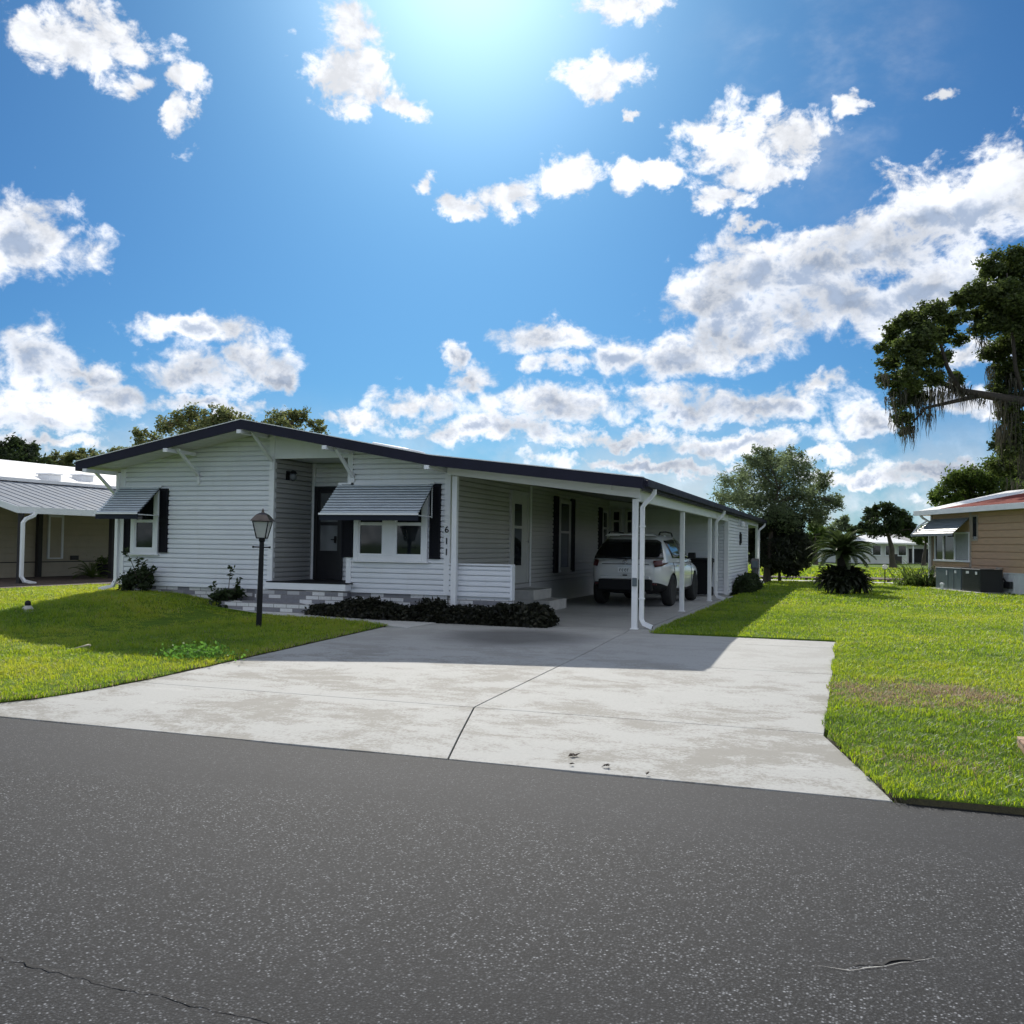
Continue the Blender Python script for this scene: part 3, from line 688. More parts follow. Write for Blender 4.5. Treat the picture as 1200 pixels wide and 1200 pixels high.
    for k in range(12):
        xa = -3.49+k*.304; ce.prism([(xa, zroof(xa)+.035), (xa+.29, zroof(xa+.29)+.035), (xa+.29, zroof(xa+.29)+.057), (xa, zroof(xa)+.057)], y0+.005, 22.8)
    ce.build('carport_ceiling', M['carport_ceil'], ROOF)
    v = MB(); v.prism([(-6.05, zroof(-6.05)+.15), (-5.2, zroof(-5.2)+.15), (-5.2, zroof(-5.2)+.27), (-6.05, zroof(-6.05)+.27)], 2.0, 2.8); v.build('roof_vent', M['metalwhite'], ROOF, bevel=.02)
    # rafter tails with diagonal braces under the front overhang
    for x in (-10.95, -9.03, -7.38, -5.57, -3.56):
        zz = zroof(x); b = MB(); b.box(x-.045, x+.045, y0-.07, .15, zz-.075, zz-.004)
        RB = b.build('rafter_beam', M['trim'], H, bevel=.004)
        if x > -3.6: continue
        xo = {-10.95: -10.93, -9.03: -8.92, -7.38: -7.235, -5.57: -5.46}[x]; zz = zroof(xo)
        b = MB(); b.bar((xo, -.50, zz-.02), (xo, .165, zz-.50), .045, .06, up=(1, 0, 0)); b.box(xo-.03, xo+.03, .14, .182, zz-.66, zz-.42); b.build('brace', M['trim'], H, bevel=.003)
    # --- carport beams and posts
    mb = MB(); mb.prism([(-3.45, zroof(-3.45)-.10), (.03, zroof(.03)-.14), (.03, zroof(.03)+.034), (-3.45, zroof(-3.45)+.034)], -.07, .03); mb.box(-.06, .03, .031, 12.2, 2.13, 2.31)
    mb.box(-.55, -.45, -.10, -.071, zroof(-.5)-.06, zroof(-.5)+.03)
    mb.build('carport_beam', M['trim'], H, bevel=.004)
    mb = MB(); mb.box(.165, .27, -.60, 22.85, 2.335, 2.44); mb.build('gutter', M['fascia'], ROOF, bevel=.01)
    for (x, yy, zt) in ((-.06, 0, 2.17), (-.06, 4.77, 2.14), (-.06, 9.05, 2.14), (-3.32, .02, 2.58), (-.03, 21.9, 2.30)):
        p = MB(); s = .045; p.box(x-s, x+s, yy-s-.001, yy+s, -.02, zt)
        for k in (-1, 1): p.box(x+k*.012-.005, x+k*.012+.005, yy-s-.005, yy-s-.001, 0, zt)      # rolled flutes
        p.box(x-s-.02, x+s+.02, yy-s-.02, yy+s+.02, -.02, .025)
        P = p.build('carport_post', M['metalwhite'], H, bevel=.004)
        if yy == 0: MB().box(x-.03, x+.05, yy-.09, yy-.05, .72, .86).build('outlet_box', M['acgrey'], P, bevel=.008)
    mb = MB(); mb.box(-3.5, .02, 21.86, 21.95, 2.14, 2.30); mb.build('carport_beam', M['trim'], H)
    # --- storage room closing the carport
    mb = MB(); siding(mb, (0, 12.3), (1, 0), (0, -1), -3.49, -.09, .06, 2.5); siding(mb, (0, 0), (0, 1), (1, 0), 12.38, 17.82, .06, 2.33)
    siding(mb, (0, 17.9), (1, 0), (0, 1), -3.49, 0, .06, 2.5)
    W = mb.build('storage_wall', M['siding'], H, fixn=False)
    mb = MB(); mb.prism([(-3.49, -.05), (-.04, -.05), (-.04, 2.34), (-3.49, 2.74)], 12.345, 17.86); mb.build('storage_core', M['siding'], H)
    cb(-.09, .035, 12.262, 12.38, .03, 2.32); cb(-.06, .035, 17.82, 17.94, .03, 2.32); cb(-.02, .03, 17.941, 21.86, 2.18, 2.31)
    b = MB(); b.box(.02, .06, 15.28, 15.52, 1.46, 1.87); b.box(.06, .085, 15.32, 15.48, 1.52, 1.82); b.build('meter_box', M['plasticblack'], H, bevel=.01)
    b = MB(); b.box(.015, .06, 15.0, 15.2, 2.1, 2.28); b.lathe([(.03, -.16), (.075, -.12), (.08, -.02), (.05, .03)], (.13, 15.1, 2.17), 12); b.bar((.05, 15.1, 2.18), (.13, 15.1, 2.2), .03, .03); b.build('wall_light', M['trim'], H)
    # --- downspouts
    def spout(name, top, kick, foot, zg, w=.06, h=.075, side=(0, 1, 0)):
        x, yy = top; pts = []
        kx, ky = kick
        pts += [(x, yy, 2.36), (x, yy, 2.26), (x-(x-kx)*.25, yy-(yy-ky)*.25, 2.19), (x-(x-kx)*.75, yy-(yy-ky)*.75, 2.10), (kx, ky, 2.03), (kx, ky, 1.0), (kx, ky, zg+.17), (kx+(foot[0])*.2, ky+foot[1]*.2, zg+.10), (kx+foot[0], ky+foot[1], zg+.05)]
        d = MB(); d.rtube(pts, w, h, side); 
        for z in (.5, 1.7): d.box(kx-.05, kx+.05, ky-.042, ky+.042, z, z+.025)
        D = d.build('downspout', M['metalwhite'], H, bevel=.006)
        m = MB(); e = np.array(pts[-1]); v_ = np.array([foot[0], foot[1], -.05]); v_ /= np.linalg.norm(v_); m.obox(e+v_*.002, v_*.003, np.array(side)*(w/2-.008), np.cross(v_, side)*(h/2-.008)); m.build('opening', M['drain'], D)
    spout('downspout', (.225, .12), (.045, .06), (.20, -.10), 0.)
    spout('downspout', (.225, 9.6), (.045, 9.5), (.24, -.10), 0.)
    spout('downspout', (.225, 22.4), (.045, 22.0), (.2, 0.), 0.)
    d = MB(); d.rtube([(-10.87, .13, 2.74), (-10.87, .13, 2.3), (-10.87, .13, .55), (-10.9, .08, .42), (-11.05, -.12, .36)], .06, .075, (0, 1, 0)); d.build('downspout', M['metalwhite'], H, bevel=.006)
    # --- slatted aluminium awnings
    def awning(x0, x1, zt=2.45, zb=1.885, yo=-.50, top_in=.0):
        n = 11; yb = .15; A = MB()
        for k in range(n):
            a, b = k/n, (k+1)/n; ya, yb_ = yb+(yo-yb)*a, yb+(yo-yb)*b; za, zb_ = zt+(zb-zt)*a, zt+(zb-zt)*b
            # each slat: flat pan with a rolled lower lip that overhangs the next
            A.add([(x0, ya, za), (x1, ya, za), (x1, yb_-.012, zb_+.026), (x0, yb_-.012, zb_+.026), (x0, ya, za-.012), (x1, ya, za-.012), (x1, yb_-.012, zb_+.010), (x0, yb_-.012, zb_+.010)],
                  [(0, 1, 2, 3), (7, 6, 5, 4), (0, 3, 7, 4), (1, 5, 6, 2), (2, 6, 7, 3), (0, 4, 5, 1)])
        AW = A.build('awning', M['awning'], H)
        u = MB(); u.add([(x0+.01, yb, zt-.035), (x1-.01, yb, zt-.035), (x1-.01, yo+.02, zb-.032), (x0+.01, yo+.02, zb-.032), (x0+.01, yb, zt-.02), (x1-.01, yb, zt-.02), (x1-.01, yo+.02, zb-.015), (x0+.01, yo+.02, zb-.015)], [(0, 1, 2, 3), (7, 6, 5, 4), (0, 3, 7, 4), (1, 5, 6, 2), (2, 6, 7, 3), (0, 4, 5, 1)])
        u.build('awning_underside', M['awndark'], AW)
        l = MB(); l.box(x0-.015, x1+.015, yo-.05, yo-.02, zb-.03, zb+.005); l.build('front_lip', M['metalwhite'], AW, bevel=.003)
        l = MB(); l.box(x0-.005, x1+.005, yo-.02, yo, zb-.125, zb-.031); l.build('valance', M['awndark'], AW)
        for x in (x0+.03, x1-.03):
            ar = MB(); ar.bar((x, .15, 1.86), (x, yo+.03, zb-.03), .018, .018); ar.bar((x, .145, 1.84), (x, .145, zt-.04), .02, .02, up=(1, 0, 0)); ar.build('awning_arm', M['metalwhite'], AW)
        hd = MB(); hd.box(x0-.01, x1+.01, .14, .18, zt-.005, zt+.035); hd.build('header_rail', M['metalwhite'], AW)
    awning(-10.83, -9.82, 2.44, 1.90, -.50); awning(-5.75, -3.80, 2.46, 1.90, -.50)
    return H
HOUSE = house()
# ================================================================= VEHICLE
def suv():
    C = empty('suv', (-1.47, 5.55, -.005+.02), 'white sport utility vehicle parked under the carport, seen from its rear', 'car', rz=R(-2.0))
    PNT, BLK, GL = M['carpaint'], M['plasticblack'], M['carglass']
    st = [(0.0, .54, .40, .60, .97), (.05, .69, .36, .61, 1.02), (.18, .81, .31, .60, 1.06), (.5, .895, .27, .52, 1.07), (1.0, .92, .25, .44, 1.07), (2.0, .925, .24, .42, 1.045), (3.0, .92, .24, .42, 1.02),
          (3.55, .91, .25, .44, 1.0), (4.1, .885, .27, .46, .94), (4.42, .81, .30, .47, .86), (4.6, .68, .34, .47, .76), (4.66, .56, .40, .48, .68)]
    def prof(hw, zb, zs, zt):
        return [(0, zb), (hw*.88, zb), (hw*.97, zs-.02), (hw*.995, zs+.02), (hw, (zs+zt)/2), (hw*.985, zt-.13), (hw*.93, zt-.02), (hw*.7, zt+.02), (0, zt+.04)]
    V, F, mi = [], [], []
    rows = [[(x, y, z) for x, z in prof(hw, zb, zs, zt)] for y, hw, zb, zs, zt in st]; n = 9
    for r in rows: V += r+[(-x, y, z) for x, y, z in r[-2:0:-1]]
    m = 16
    for i in range(len(rows)-1):
        for k in range(m):
            F.append((i*m+k, i*m+(k+1) % m, (i+1)*m+(k+1) % m, (i+1)*m+k)); mi.append(1 if k in (0, 1, 14, 15) else 0)
    F.append(tuple(range(m))); mi.append(0); e = (len(rows)-1)*m; F.append(tuple(e+k for k in range(m))[::-1]); mi.append(1)
    b = MB(); b.v, b.f, b.m = V, F, mi; body = b.build('body', [PNT, BLK], C, smooth=True)
    ss = body.modifiers.new('s', 'SUBSURF'); ss.levels = ss.render_levels = 2
    cut = MB()
    for y in (.93, 3.63):
        for s in (-1, 1):
            base = len(cut.v); nn = 28
            for x in (s*.62, s*1.2):
                for k in range(nn): t = 2*math.pi*k/nn; cut.v.append((x, y+.405*math.cos(t), .36+.405*math.sin(t)))
            for k in range(nn): cut.f.append((base+k, base+(k+1) % nn, base+nn+(k+1) % nn, base+nn+k)); cut.m.append(1)
            cut.f.append(tuple(base+k for k in range(nn))); cut.f.append(tuple(base+nn+k for k in range(nn))[::-1]); cut.m += [1, 1]
    co = cut.build('cutter', [PNT, BLK], C)
    bo = body.modifiers.new('b', 'BOOLEAN'); bo.object = co; bo.operation = 'DIFFERENCE'; bo.solver = 'EXACT'
    bpy.context.view_layer.update(); dg = bpy.context.evaluated_depsgraph_get()
    me = bpy.data.meshes.new_from_object(body.evaluated_get(dg)); body.modifiers.clear(); body.data = me; bpy.data.objects.remove(co)
    # cabin
    lv = [(1.00, .10, 3.62, .875), (1.12, .15, 3.42, .85), (1.25, .25, 3.16, .81), (1.38, .37, 2.92, .755), (1.50, .51, 2.70, .70), (1.585, .66, 2.50, .64), (1.635, .84, 2.3, .56), (1.665, 1.1, 2.0, .38)]
    Z = [l[0] for l in lv]
    def cab(z, t, off=0.):
        """t in 0..8 from the rear centre round the right side to the front centre"""
        yR, yF, hw = (np.interp(z, Z, [l[k] for l in lv]) for k in (1, 2, 3))
        cx = [0, .55, .84, .965, 1.0, 1.0, .97, .55, 0]; cy = [yR, yR+.012, yR+.075, yR+.22, yR+.55, yF-.75, yF-.22, yF-.03, yF]
        return np.array([np.interp(t, range(9), cx)*hw, np.interp(t, range(9), cy), z])
    ts = np.array([0, .5, 1, 1.5, 2, 2.3, 2.6, 3, 3.5, 4, 4.5, 5, 5.5, 6, 6.5, 7, 7.5, 8])
    b = MB(); ring = []
    for z in Z:
        h = [cab(z, t) for t in ts]; ring.append([tuple(p) for p in h]+[(-p[0], p[1], p[2]) for p in h[-2:0:-1]])
    mm = len(ring[0])
    for r in ring: b.v += r
    for i in range(len(ring)-1):
        for k in range(mm): b.f.append((i*mm+k, i*mm+(k+1) % mm, (i+1)*mm+(k+1) % mm, (i+1)*mm+k)); b.m.append(0)
    b.f.append(tuple((len(ring)-1)*mm+k for k in range(mm))); b.m.append(0); b.build('cabin', [PNT], C, smooth=True)
    def patch(name, mt, fn, us, vs, both=True, parent=C, thick=.006):
        """small curved panel standing just off the body"""
        for s in ((1, -1) if both else (1,)):
            g = MB(); base = 0
            for u in us:
                for v in vs: p = fn(u, v); g.v.append((p[0]*s, p[1], p[2]))
            nv = len(vs)
            for i in range(len(us)-1):
                for j in range(nv-1): g.f.append((base+i*nv+j, base+i*nv+j+1, base+(i+1)*nv+j+1, base+(i+1)*nv+j)); g.m.append(0)
            o = g.build(name, mt, parent, smooth=True); sm = o.modifiers.new('t', 'SOLIDIFY'); sm.thickness = thick; sm.offset = 0
    def out(z, t, o):
        p = cab(z, t); e = cab(z, min(t+.05, 8))-cab(z, max(t-.05, 0)); nrm = np.array([e[1], -e[0], 0]); nrm /= np.linalg.norm(nrm)+1e-9
        return p+nrm*o
    # rear window wraps round the corner
    g = MB(); tt = np.linspace(-2.75, 2.75, 30); zz = np.linspace(1.075, 1.52, 7)
    for t in tt:
        for z in zz:
            p = out(z-(.0 if abs(t) < 2 else (abs(t)-2)*.06*(z-1.07)/.4), abs(t), .010); g.v.append((math.copysign(p[0], t), p[1], p[2]))
    for i in range(29):
        for j in range(6): g.f.append((i*7+j, i*7+j+1, (i+1)*7+j+1, (i+1)*7+j)); g.m.append(0)
    o = g.build('rear_window', GL, C, smooth=True); sm = o.modifiers.new('t', 'SOLIDIFY'); sm.thickness = .006; sm.offset = 0
    def side(y, z, off=.010):
        yR, yF, hw = (np.interp(z, Z, [l[k] for l in lv]) for k in (1, 2, 3)); 
        k = np.interp((y-yR), [0.02, .075, .22, .55], [.55, .84, .965, 1.0]) if y < yR+.55 else np.interp(y, [yF-.75, yF-.22, yF-.03], [1., .97, .55])
        return np.array([hw*k+off, y, z])
    for nm, quad in (('side_window', [(1.02, 1.10), (2.02, 1.09), (2.02, 1.545), (.80, 1.50)]), ('side_window', [(2.08, 1.09), (3.02, 1.08), (2.46, 1.50), (2.08, 1.545)])):
        q = np.array(quad); 
        def fn(u, v, q=q): a = q[0]*(1-u)+q[1]*u; c = q[3]*(1-u)+q[2]*u; p = a*(1-v)+c*v; return side(p[0], p[1])
        patch(nm, GL, fn, np.linspace(0, 1, 8), np.linspace(0, 1, 6))
    patch('windscreen', GL, lambda u, v: out(1.09+v*.45, u, .008), np.linspace(6.6, 8, 8), np.linspace(0, 1, 5))
    # body side points for lamps and trim
    Y = [s[0] for s in st]
    def bs(y, z, off=.012):
        hw, zs, zt = np.interp(y, Y, [s[1] for s in st]), np.interp(y, Y, [s[3] for s in st]), np.interp(y, Y, [s[4] for s in st])
        xs_ = np.interp(z, [zs-.02, zs+.02, (zs+zt)/2, zt-.13, zt-.02], [.97, .995, 1, .985, .93]); return np.array([hw*xs_+off, y, z])
    patch('tail_light', M['taillight'], lambda u, v: bs(.045+u*.52, .90+.10*u+v*(.15-.06*u), .006), np.linspace(0, 1, 9), np.linspace(0, 1, 4))
    def rear(x, z, off=.0):      # tailgate surface
        y = np.interp(abs(x), [0, .62, .76, .85], [0.0, .004, .05, .18]); return (x, y-.014-off, z)
    b = MB(); b.box(-.54, .54, -.006, .05, .955, .968); b.box(-.5, .5, -.03, .03, .60, .615); b.build('tailgate_seam', BLK, C)
    b = MB(); b.box(-.58, .58, -.05, .12, .625, .70); b.build('rear_bumper', PNT, C, bevel=.03)
    b = MB(); b.box(-.62, .62, -.035, .2, .37, .62); b.build('lower_bumper', BLK, C, bevel=.03)
    for x in (-.66, .66): MB().box(x-.05, x+.05, .03, .08, .50, .54).build('reflector', M['taillight'], C)
    b = MB(); b.box(-.17, .17, -.012, .03, .77, .885); P = b.build('licence_plate', M['metalwhite'], C, bevel=.004)
    b = MB(); r = random.Random(4)
    for k in range(4):
        x0 = -.11+k*.06; pts = [(x0+.02*math.cos(t)*r.uniform(.6, 1), -.014, .825+.03*math.sin(t)) for t in np.linspace(r.uniform(0, 2), r.uniform(4, 6), 8)]; b.tube(pts, .006, 5)
    b.build('plate_marks', BLK, P)
    b = MB(); b.box(-.05, .05, -.03, .02, .70, .725); b.build('plate_lamp', BLK, C)
    b = MB(); b.tube([(.062*math.cos(t), -.014, 1.005+.042*math.sin(t)) for t in np.linspace(0, 2*math.pi, 25)], .008, 6, cap=False); b.tube([(.024*math.cos(t), -.014, 1.005+.040*math.sin(t)) for t in np.linspace(0, 2*math.pi, 17)], .006, 6, cap=False)
    b.tube([(.045*math.cos(t), -.015, 1.02+.014*math.sin(t)) for t in np.linspace(0, 2*math.pi, 17)], .005, 6, cap=False); b.build('emblem', M['chrome'], C)
    b = MB(); b.prism([(-.62, 1.595), (.62, 1.595), (.52, 1.655), (-.52, 1.655)], .46, .95); b.build('roof_spoiler', PNT, C, bevel=.02)
    b = MB(); b.box(-.25, .25, .45, .465, 1.60, 1.615); b.build('brake_light', M['taillight'], C)
    b = MB(); b.bar((0, .02+.08, 1.08), (-.42, .16, 1.12), .018, .02); b.lathe([(.03, 0), (.03, .03)], (0, .09, 1.06), 10); b.build('wiper', BLK, C)
    for s in (-1, 1):
        b = MB(); b.tube([(s*.60, .75, 1.63), (s*.605, .85, 1.695), (s*.61, 1.4, 1.715), (s*.60, 2.1, 1.69), (s*.59, 2.25, 1.62)], .018, 8); b.build('roof_rail', BLK, C, smooth=True)
        b = MB(); b.box(s*.98-.09, s*.98+.09, 2.72, 2.84, 1.08, 1.23); b.bar((s*.86, 2.78, 1.08), (s*.95, 2.78, 1.12), .05, .05); b.build('mirror', BLK, C, bevel=.03)
        for y in (1.25, 2.2):
            p = bs(y, .92, .022); b = MB(); b.box(p[0]-.012, p[0]+.012, y-.1, y+.1, .905, .935) if s > 0 else b.box(-p[0]-.012, -p[0]+.012, y-.1, y+.1, .905, .935); b.build('door_handle', M['chrome'], C, bevel=.006)
    for s in (-1, 1):
        for y in (1.02, 2.05, 3.1):
            b = MB(); b.tube([bs(y, z, .004)*np.array([s, 1, 1]) for z in np.linspace(.50, 1.0, 6)], .005, 4); b.build('door_seam', BLK, C)
    for y in (.93, 3.63):
        for s in (-1, 1):
            w = MB(); pr = [(.23, -.10), (.335, -.115), (.362, -.08), (.366, 0), (.362, .08), (.335, .115), (.23, .10)]; w.lathe(pr, n=28)
            W = w.build('wheel', M['rubber'], C, smooth=True, loc=(s*.80, y, .366)); W.rotation_euler = (0, s*R(90), 0)
            rm = MB(); rm.lathe([(.235, -.09), (.24, .085), (.225, .09), (.21, .04), (.05, .03), (.045, .07), (.0, .07)], n=24)
            for k in range(5):
                t = 2*math.pi*k/5; u = np.array([math.cos(t), math.sin(t), 0]); rm.bar(u*.03+np.array([0, 0, .06]), u*.222+np.array([0, 0, .075]), .05, .03, up=(0, 0, 1))
            rm.build('rim', M['alloy'], W)
    b = MB(); b.tube([(.45, -.02, .33), (.45, .12, .35)], .035, 10); b.build('exhaust_pipe', M['chrome'], C)
    return C
suv()

# ================================================================= STREET FURNITURE AND SMALL THINGS
def lamp_post():
    L = empty('lamp_post', (-5.60, -2.57, gz(-5.6, -2.57)+.02), 'black lawn lamp post with a four paned lantern, leaning slightly beside the steps', 'lamp post')
    L.rotation_euler = (0, R(.9), 0)
    p = MB(); p.tube([(0, 0, -.2), (0, 0, .55), (0, 0, 1.45)], [.046, .044, .036], 14); p.lathe([(.06, 0), (.052, .03), (.046, .05)], (0, 0, .0), 14); p.lathe([(.036, 0), (.05, .02), (.05, .05), (.03, .07)], (0, 0, 1.38), 14); p.build('post', M['black'], L, smooth=False, bevel=.002)
    c = MB(); c.tube([(-.16, 0, 1.30), (.15, 0, 1.30)], .011, 8); c.lathe([(.016, -.016), (.016, .016)], (-.16, 0, 1.3), 8); c.lathe([(.016, -.016), (.016, .016)], (.15, 0, 1.3), 8); c.build('ladder_bar', M['black'], L)
    f = MB(); r = R(18); ca, sa = math.cos(r), math.sin(r)
    def q(w, z): return [(w*(a*ca-b*sa), w*(a*sa+b*ca), z) for a, b in ((-1,-1),(1,-1),(1,1),(-1,1))]
    lo, hi = q(.070, 1.445), q(.125, 1.715)
    for a, b in zip(lo, hi): f.bar(a, b, .016, .016, up=(1, 1, 0))
    for ring in (lo, hi):
        for k in range(4): f.bar(ring[k], ring[(k+1) % 4], .018, .018)
    f.add(lo+q(.07, 1.435), [(0, 1, 2, 3), (7, 6, 5, 4)]); F = f.build('lantern_frame', M['black'], L)
    for k in range(4):
        g = MB(); i = .93; a, b, c_, d = [np.array(v)*np.array([i, i, 1]) for v in (lo[k], lo[(k+1) % 4], hi[(k+1) % 4], hi[k])]
        g.add([a, b, c_, d], [(0, 1, 2, 3)]); o = g.build('lantern_pane', M['lampglass'], F)
    cp = MB(); A, B, Cc, D = q(.155, 1.715), q(.15, 1.735), q(.085, 1.82), q(.04, 1.85); cp.add(A+B+Cc+D, [(3, 2, 1, 0), (12, 13, 14, 15)]+[(4*l+k, 4*l+(k+1) % 4, 4*l+4+(k+1) % 4, 4*l+4+k) for l in range(3) for k in range(4)])
    cp.lathe([(.03, 1.85), (.018, 1.87), (.022, 1.885), (.006, 1.92)], n=10); cp.build('lantern_cap', mat('aged copper cap', (.10, .085, .075), .35, .25, 12, metal=.6), L, bevel=.004)
lamp_post()

def mailbox():
    B = empty('mailbox', (4.735, -7.62, gz(4.78, -7.55)), 'grey dome topped mailbox on a wooden post at the edge of the lawn', 'mailbox')
    p = MB(); p.box(-.05, .05, -.05, .05, -.1, .86); p.bar((0, -.02, .55), (0, -.22, .84), .05, .05, up=(1, 0, 0)); p.build('post', M['twig'], B, bevel=.006)
    b = MB(); prof = [(-.12, .86), (.12, .86)]+[(.12*math.cos(t), 1.02+.12*math.sin(t)) for t in np.linspace(0, math.pi, 15)]; prof = [(x*1.35, .86+(z-.86)*1.06) for x, z in prof]
    b.prism(prof, -.30, .26); b.build('box', M['greymail'], B, bevel=.008)
    d = MB(); d.prism([(x*1.04, .856+(z-.86)*1.03) for x, z in prof], -.325, -.302); D = d.build('door', M['greymail'], B, bevel=.006); MB().box(-.03, .03, -.345, -.326, 1.13, 1.15).build('handle', M['metalwhite'], D)
    f = MB(); f.box(.164, .172, .02, .045, 1.0, 1.18); f.box(.164, .172, -.08, .045, 1.13, 1.18); f.build('flag', M['taillight'], B)
    P = empty('planter', (4.86, -7.66, gz(4.78, -7.55)), 'low square planter edged in tan bricks around the mailbox post', 'planter')
    e = MB(); r = random.Random(2)
    for s in range(4):
        for k in range(4):
            u = -.27+k*.15; c = (u, -.285) if s == 0 else (.285, u) if s == 1 else (-u, .285) if s == 2 else (-.285, -u); dx, dy = (.070, .045) if s % 2 == 0 else (.045, .070)
            e.box(c[0]-dx, c[0]+dx, c[1]-dy, c[1]+dy, -.05, .12+r.uniform(-.008, .008))
    e.build('brick_edging', M['planterbrick'], P, bevel=.006)
    MB().box(-.25, .25, -.25, .25, -.05, .075).build('soil', M['mulch'], P)
mailbox()

def bin_():
    B = empty('wheeled_bin', (-.62, 11.55, .02), 'tall black wheeled rubbish bin behind the parked car', 'rubbish bin')
    b = MB(); b.add([(-.22,-.24,.04),(.22,-.24,.04),(.22,.24,.04),(-.22,.24,.04),(-.29,-.33,.98),(.29,-.33,.98),(.29,.33,.98),(-.29,.33,.98)], [(0,3,2,1),(4,5,6,7),(0,1,5,4),(1,2,6,5),(2,3,7,6),(3,0,4,7)]); b.box(-.31, .31, -.35, .35, .93, .985); b.build('body', M['plasticblack'], B, bevel=.02)
    l = MB(); l.prism([(-.36, .987), (.36, .987), (.34, 1.03), (.1, 1.06), (-.2, 1.06), (-.36, 1.02)], -.31, .31, axis='x'); l.build('lid', M['plasticblack'], B, bevel=.015)
    for s in (-1, 1):
        w = MB(); w.lathe([(.05, -.03), (.12, -.03), (.13, 0), (.12, .03), (.05, .03)], n=16); o = w.build('wheel', M['rubber'], B, loc=(s*.26, .24, .12)); o.rotation_euler = (0, R(90), 0)
    h = MB(); h.tube([(-.25, .38, .96), (.25, .38, .96)], .015, 8); h.build('handle', M['plasticblack'], B)
bin_()

def small_things():
    z = gz(-9.44, -3.46)
    E = empty('sprinkler_cover', (-9.44, -3.46, z+.03), 'small pale irrigation cap with a dark top standing in the sunny lawn', 'irrigation cap')
    b = MB(); b.lathe([(.10, -.05), (.095, .02), (.06, .06), (.05, .075)], n=14); b.build('base', M['concrete_step'], E)
    b = MB(); b.lathe([(.045, .076), (.05, .12), (.035, .15), (.01, .16)], n=12); b.build('cap', M['plasticblack'], E)
    b = MB(); p = np.array([-5.98, -5.82, gz(-5.98, -5.82)+.09]); pts = [p+np.array(v) for v in ((-.06, .10, .0), (-.01, .06, .03), (.02, 0, .045), (.0, -.06, .035), (-.08, -.13, .01))]
    tag(b.tube(pts, [.006, .011, .013, .011, .005], 7).build('twig', M['twig'], smooth=True), 'pale curved twig lying in the sunny grass', 'twig')
    r = random.Random(11)
    for k, (x, y, s) in enumerate(((1.36, -8.78, .042), (1.66, -8.98, .035), (1.42, -9.02, .022), (1.98, -9.08, .02))):
        b = MB()
        for j in range(5):
            a = r.uniform(0, 6.28); u = np.array([math.cos(a), math.sin(a), r.uniform(-.1, .5)])*s*r.uniform(.5, 1); v = np.array([-math.sin(a), math.cos(a), r.uniform(0, .4)])*s*.4
            c = np.array([x+r.uniform(-.5, .5)*s, y+r.uniform(-.3, .3)*s, gz(x, y)+.022+s*.15]); b.add([c-u, c+v, c+u, c-v, c+np.array([0, 0, s*.2])], [(0, 1, 4), (1, 2, 4), (2, 3, 4), (3, 0, 4)])
        lab = ['largest curled dry leaf on the driveway near the road', 'second dry leaf, at the road edge of the driveway', 'tiny dry leaf scrap on the driveway edge', 'tiny dry leaf scrap farthest right on the driveway edge'][k]
        tag(b.build('dry_leaf', M['leafdry'], fixn=False), lab, 'dry leaf', 'dry leaves on the driveway edge')
    # weathered post beside the back porch
    p = MB(); p.box(-.11, .11, -.09, .09, -.1, 1.02); p.box(-.14, .14, -.12, -.09, .66, .98)
    U = empty('wooden_post', (.30, 17.7, 0), 'weathered grey wooden post with a service box at the back corner of the house', 'post'); p.build('post', M['weatherwood'], U, bevel=.01)
    b = MB(); b.box(-.10, .10, -.18, -.121, .70, .94); b.box(.02, .05, -.16, -.121, .0, .7); b.build('service_box', M['acgrey'], U, bevel=.01)
    # low lantern in the back yard
    q = at_depth(1037, 686, 37.3)
    G = empty('garden_lantern', (q[0], q[1], 0), 'short white topped garden lantern on a thin stake beyond the sago palm', 'garden lantern')
    b = MB(); b.tube([(0, 0, -.05), (0, 0, .62)], .022, 8); b.build('stake', M['black'], G); b = MB(); b.lathe([(.05, .62), (.10, .68), (.10, .76), (.04, .80)], n=12); b.build('lamp_head', M['lampglass'], G)
small_things()
# ================================================================= VEGETATION
LM = {}; DENS = 5.5
LM['pale'] = leaf_mat('pale grey green leaves', (.062, .086, .042), (.155, .20, .095), .5, .4)
LM['yellow'] = leaf_mat('yellow green leaves', (.065, .085, .032), (.16, .185, .065), .5, .4, (.20, .13, .05))
LM['dark'] = leaf_mat('dark evergreen leaves', (.016, .028, .010), (.045, .070, .022), .35, .4)
LM['oak'] = leaf_mat('live oak leaves', (.030, .044, .014), (.10, .135, .032), .45, .35, (.09, .12, .03))
LM['mid'] = leaf_mat('mid green leaves', (.040, .070, .015), (.11, .16, .03), .5, .35)
LM['moss'] = leaf_mat('grey spanish moss', (.032, .031, .022), (.085, .082, .06), .25, .7)
LM['hedge'] = leaf_mat('dark purple hedge leaves', (.008, .009, .007), (.030, .034, .018), .25, .4, (.055, .05, .03))
LM['sago'] = leaf_mat('sago palm leaflets', (.018, .034, .010), (.06, .085, .025), .35, .25)
LM['cone'] = leaf_mat('dark cypress foliage', (.012, .017, .010), (.034, .044, .022), .25, .5)
LM['weed'] = leaf_mat('bright weed leaves', (.06, .16, .02), (.13, .28, .04), .5, .35)
LM['bed'] = leaf_mat('glossy bed plant leaves', (.03, .06, .015), (.10, .15, .04), .4, .25, (.16, .05, .05))

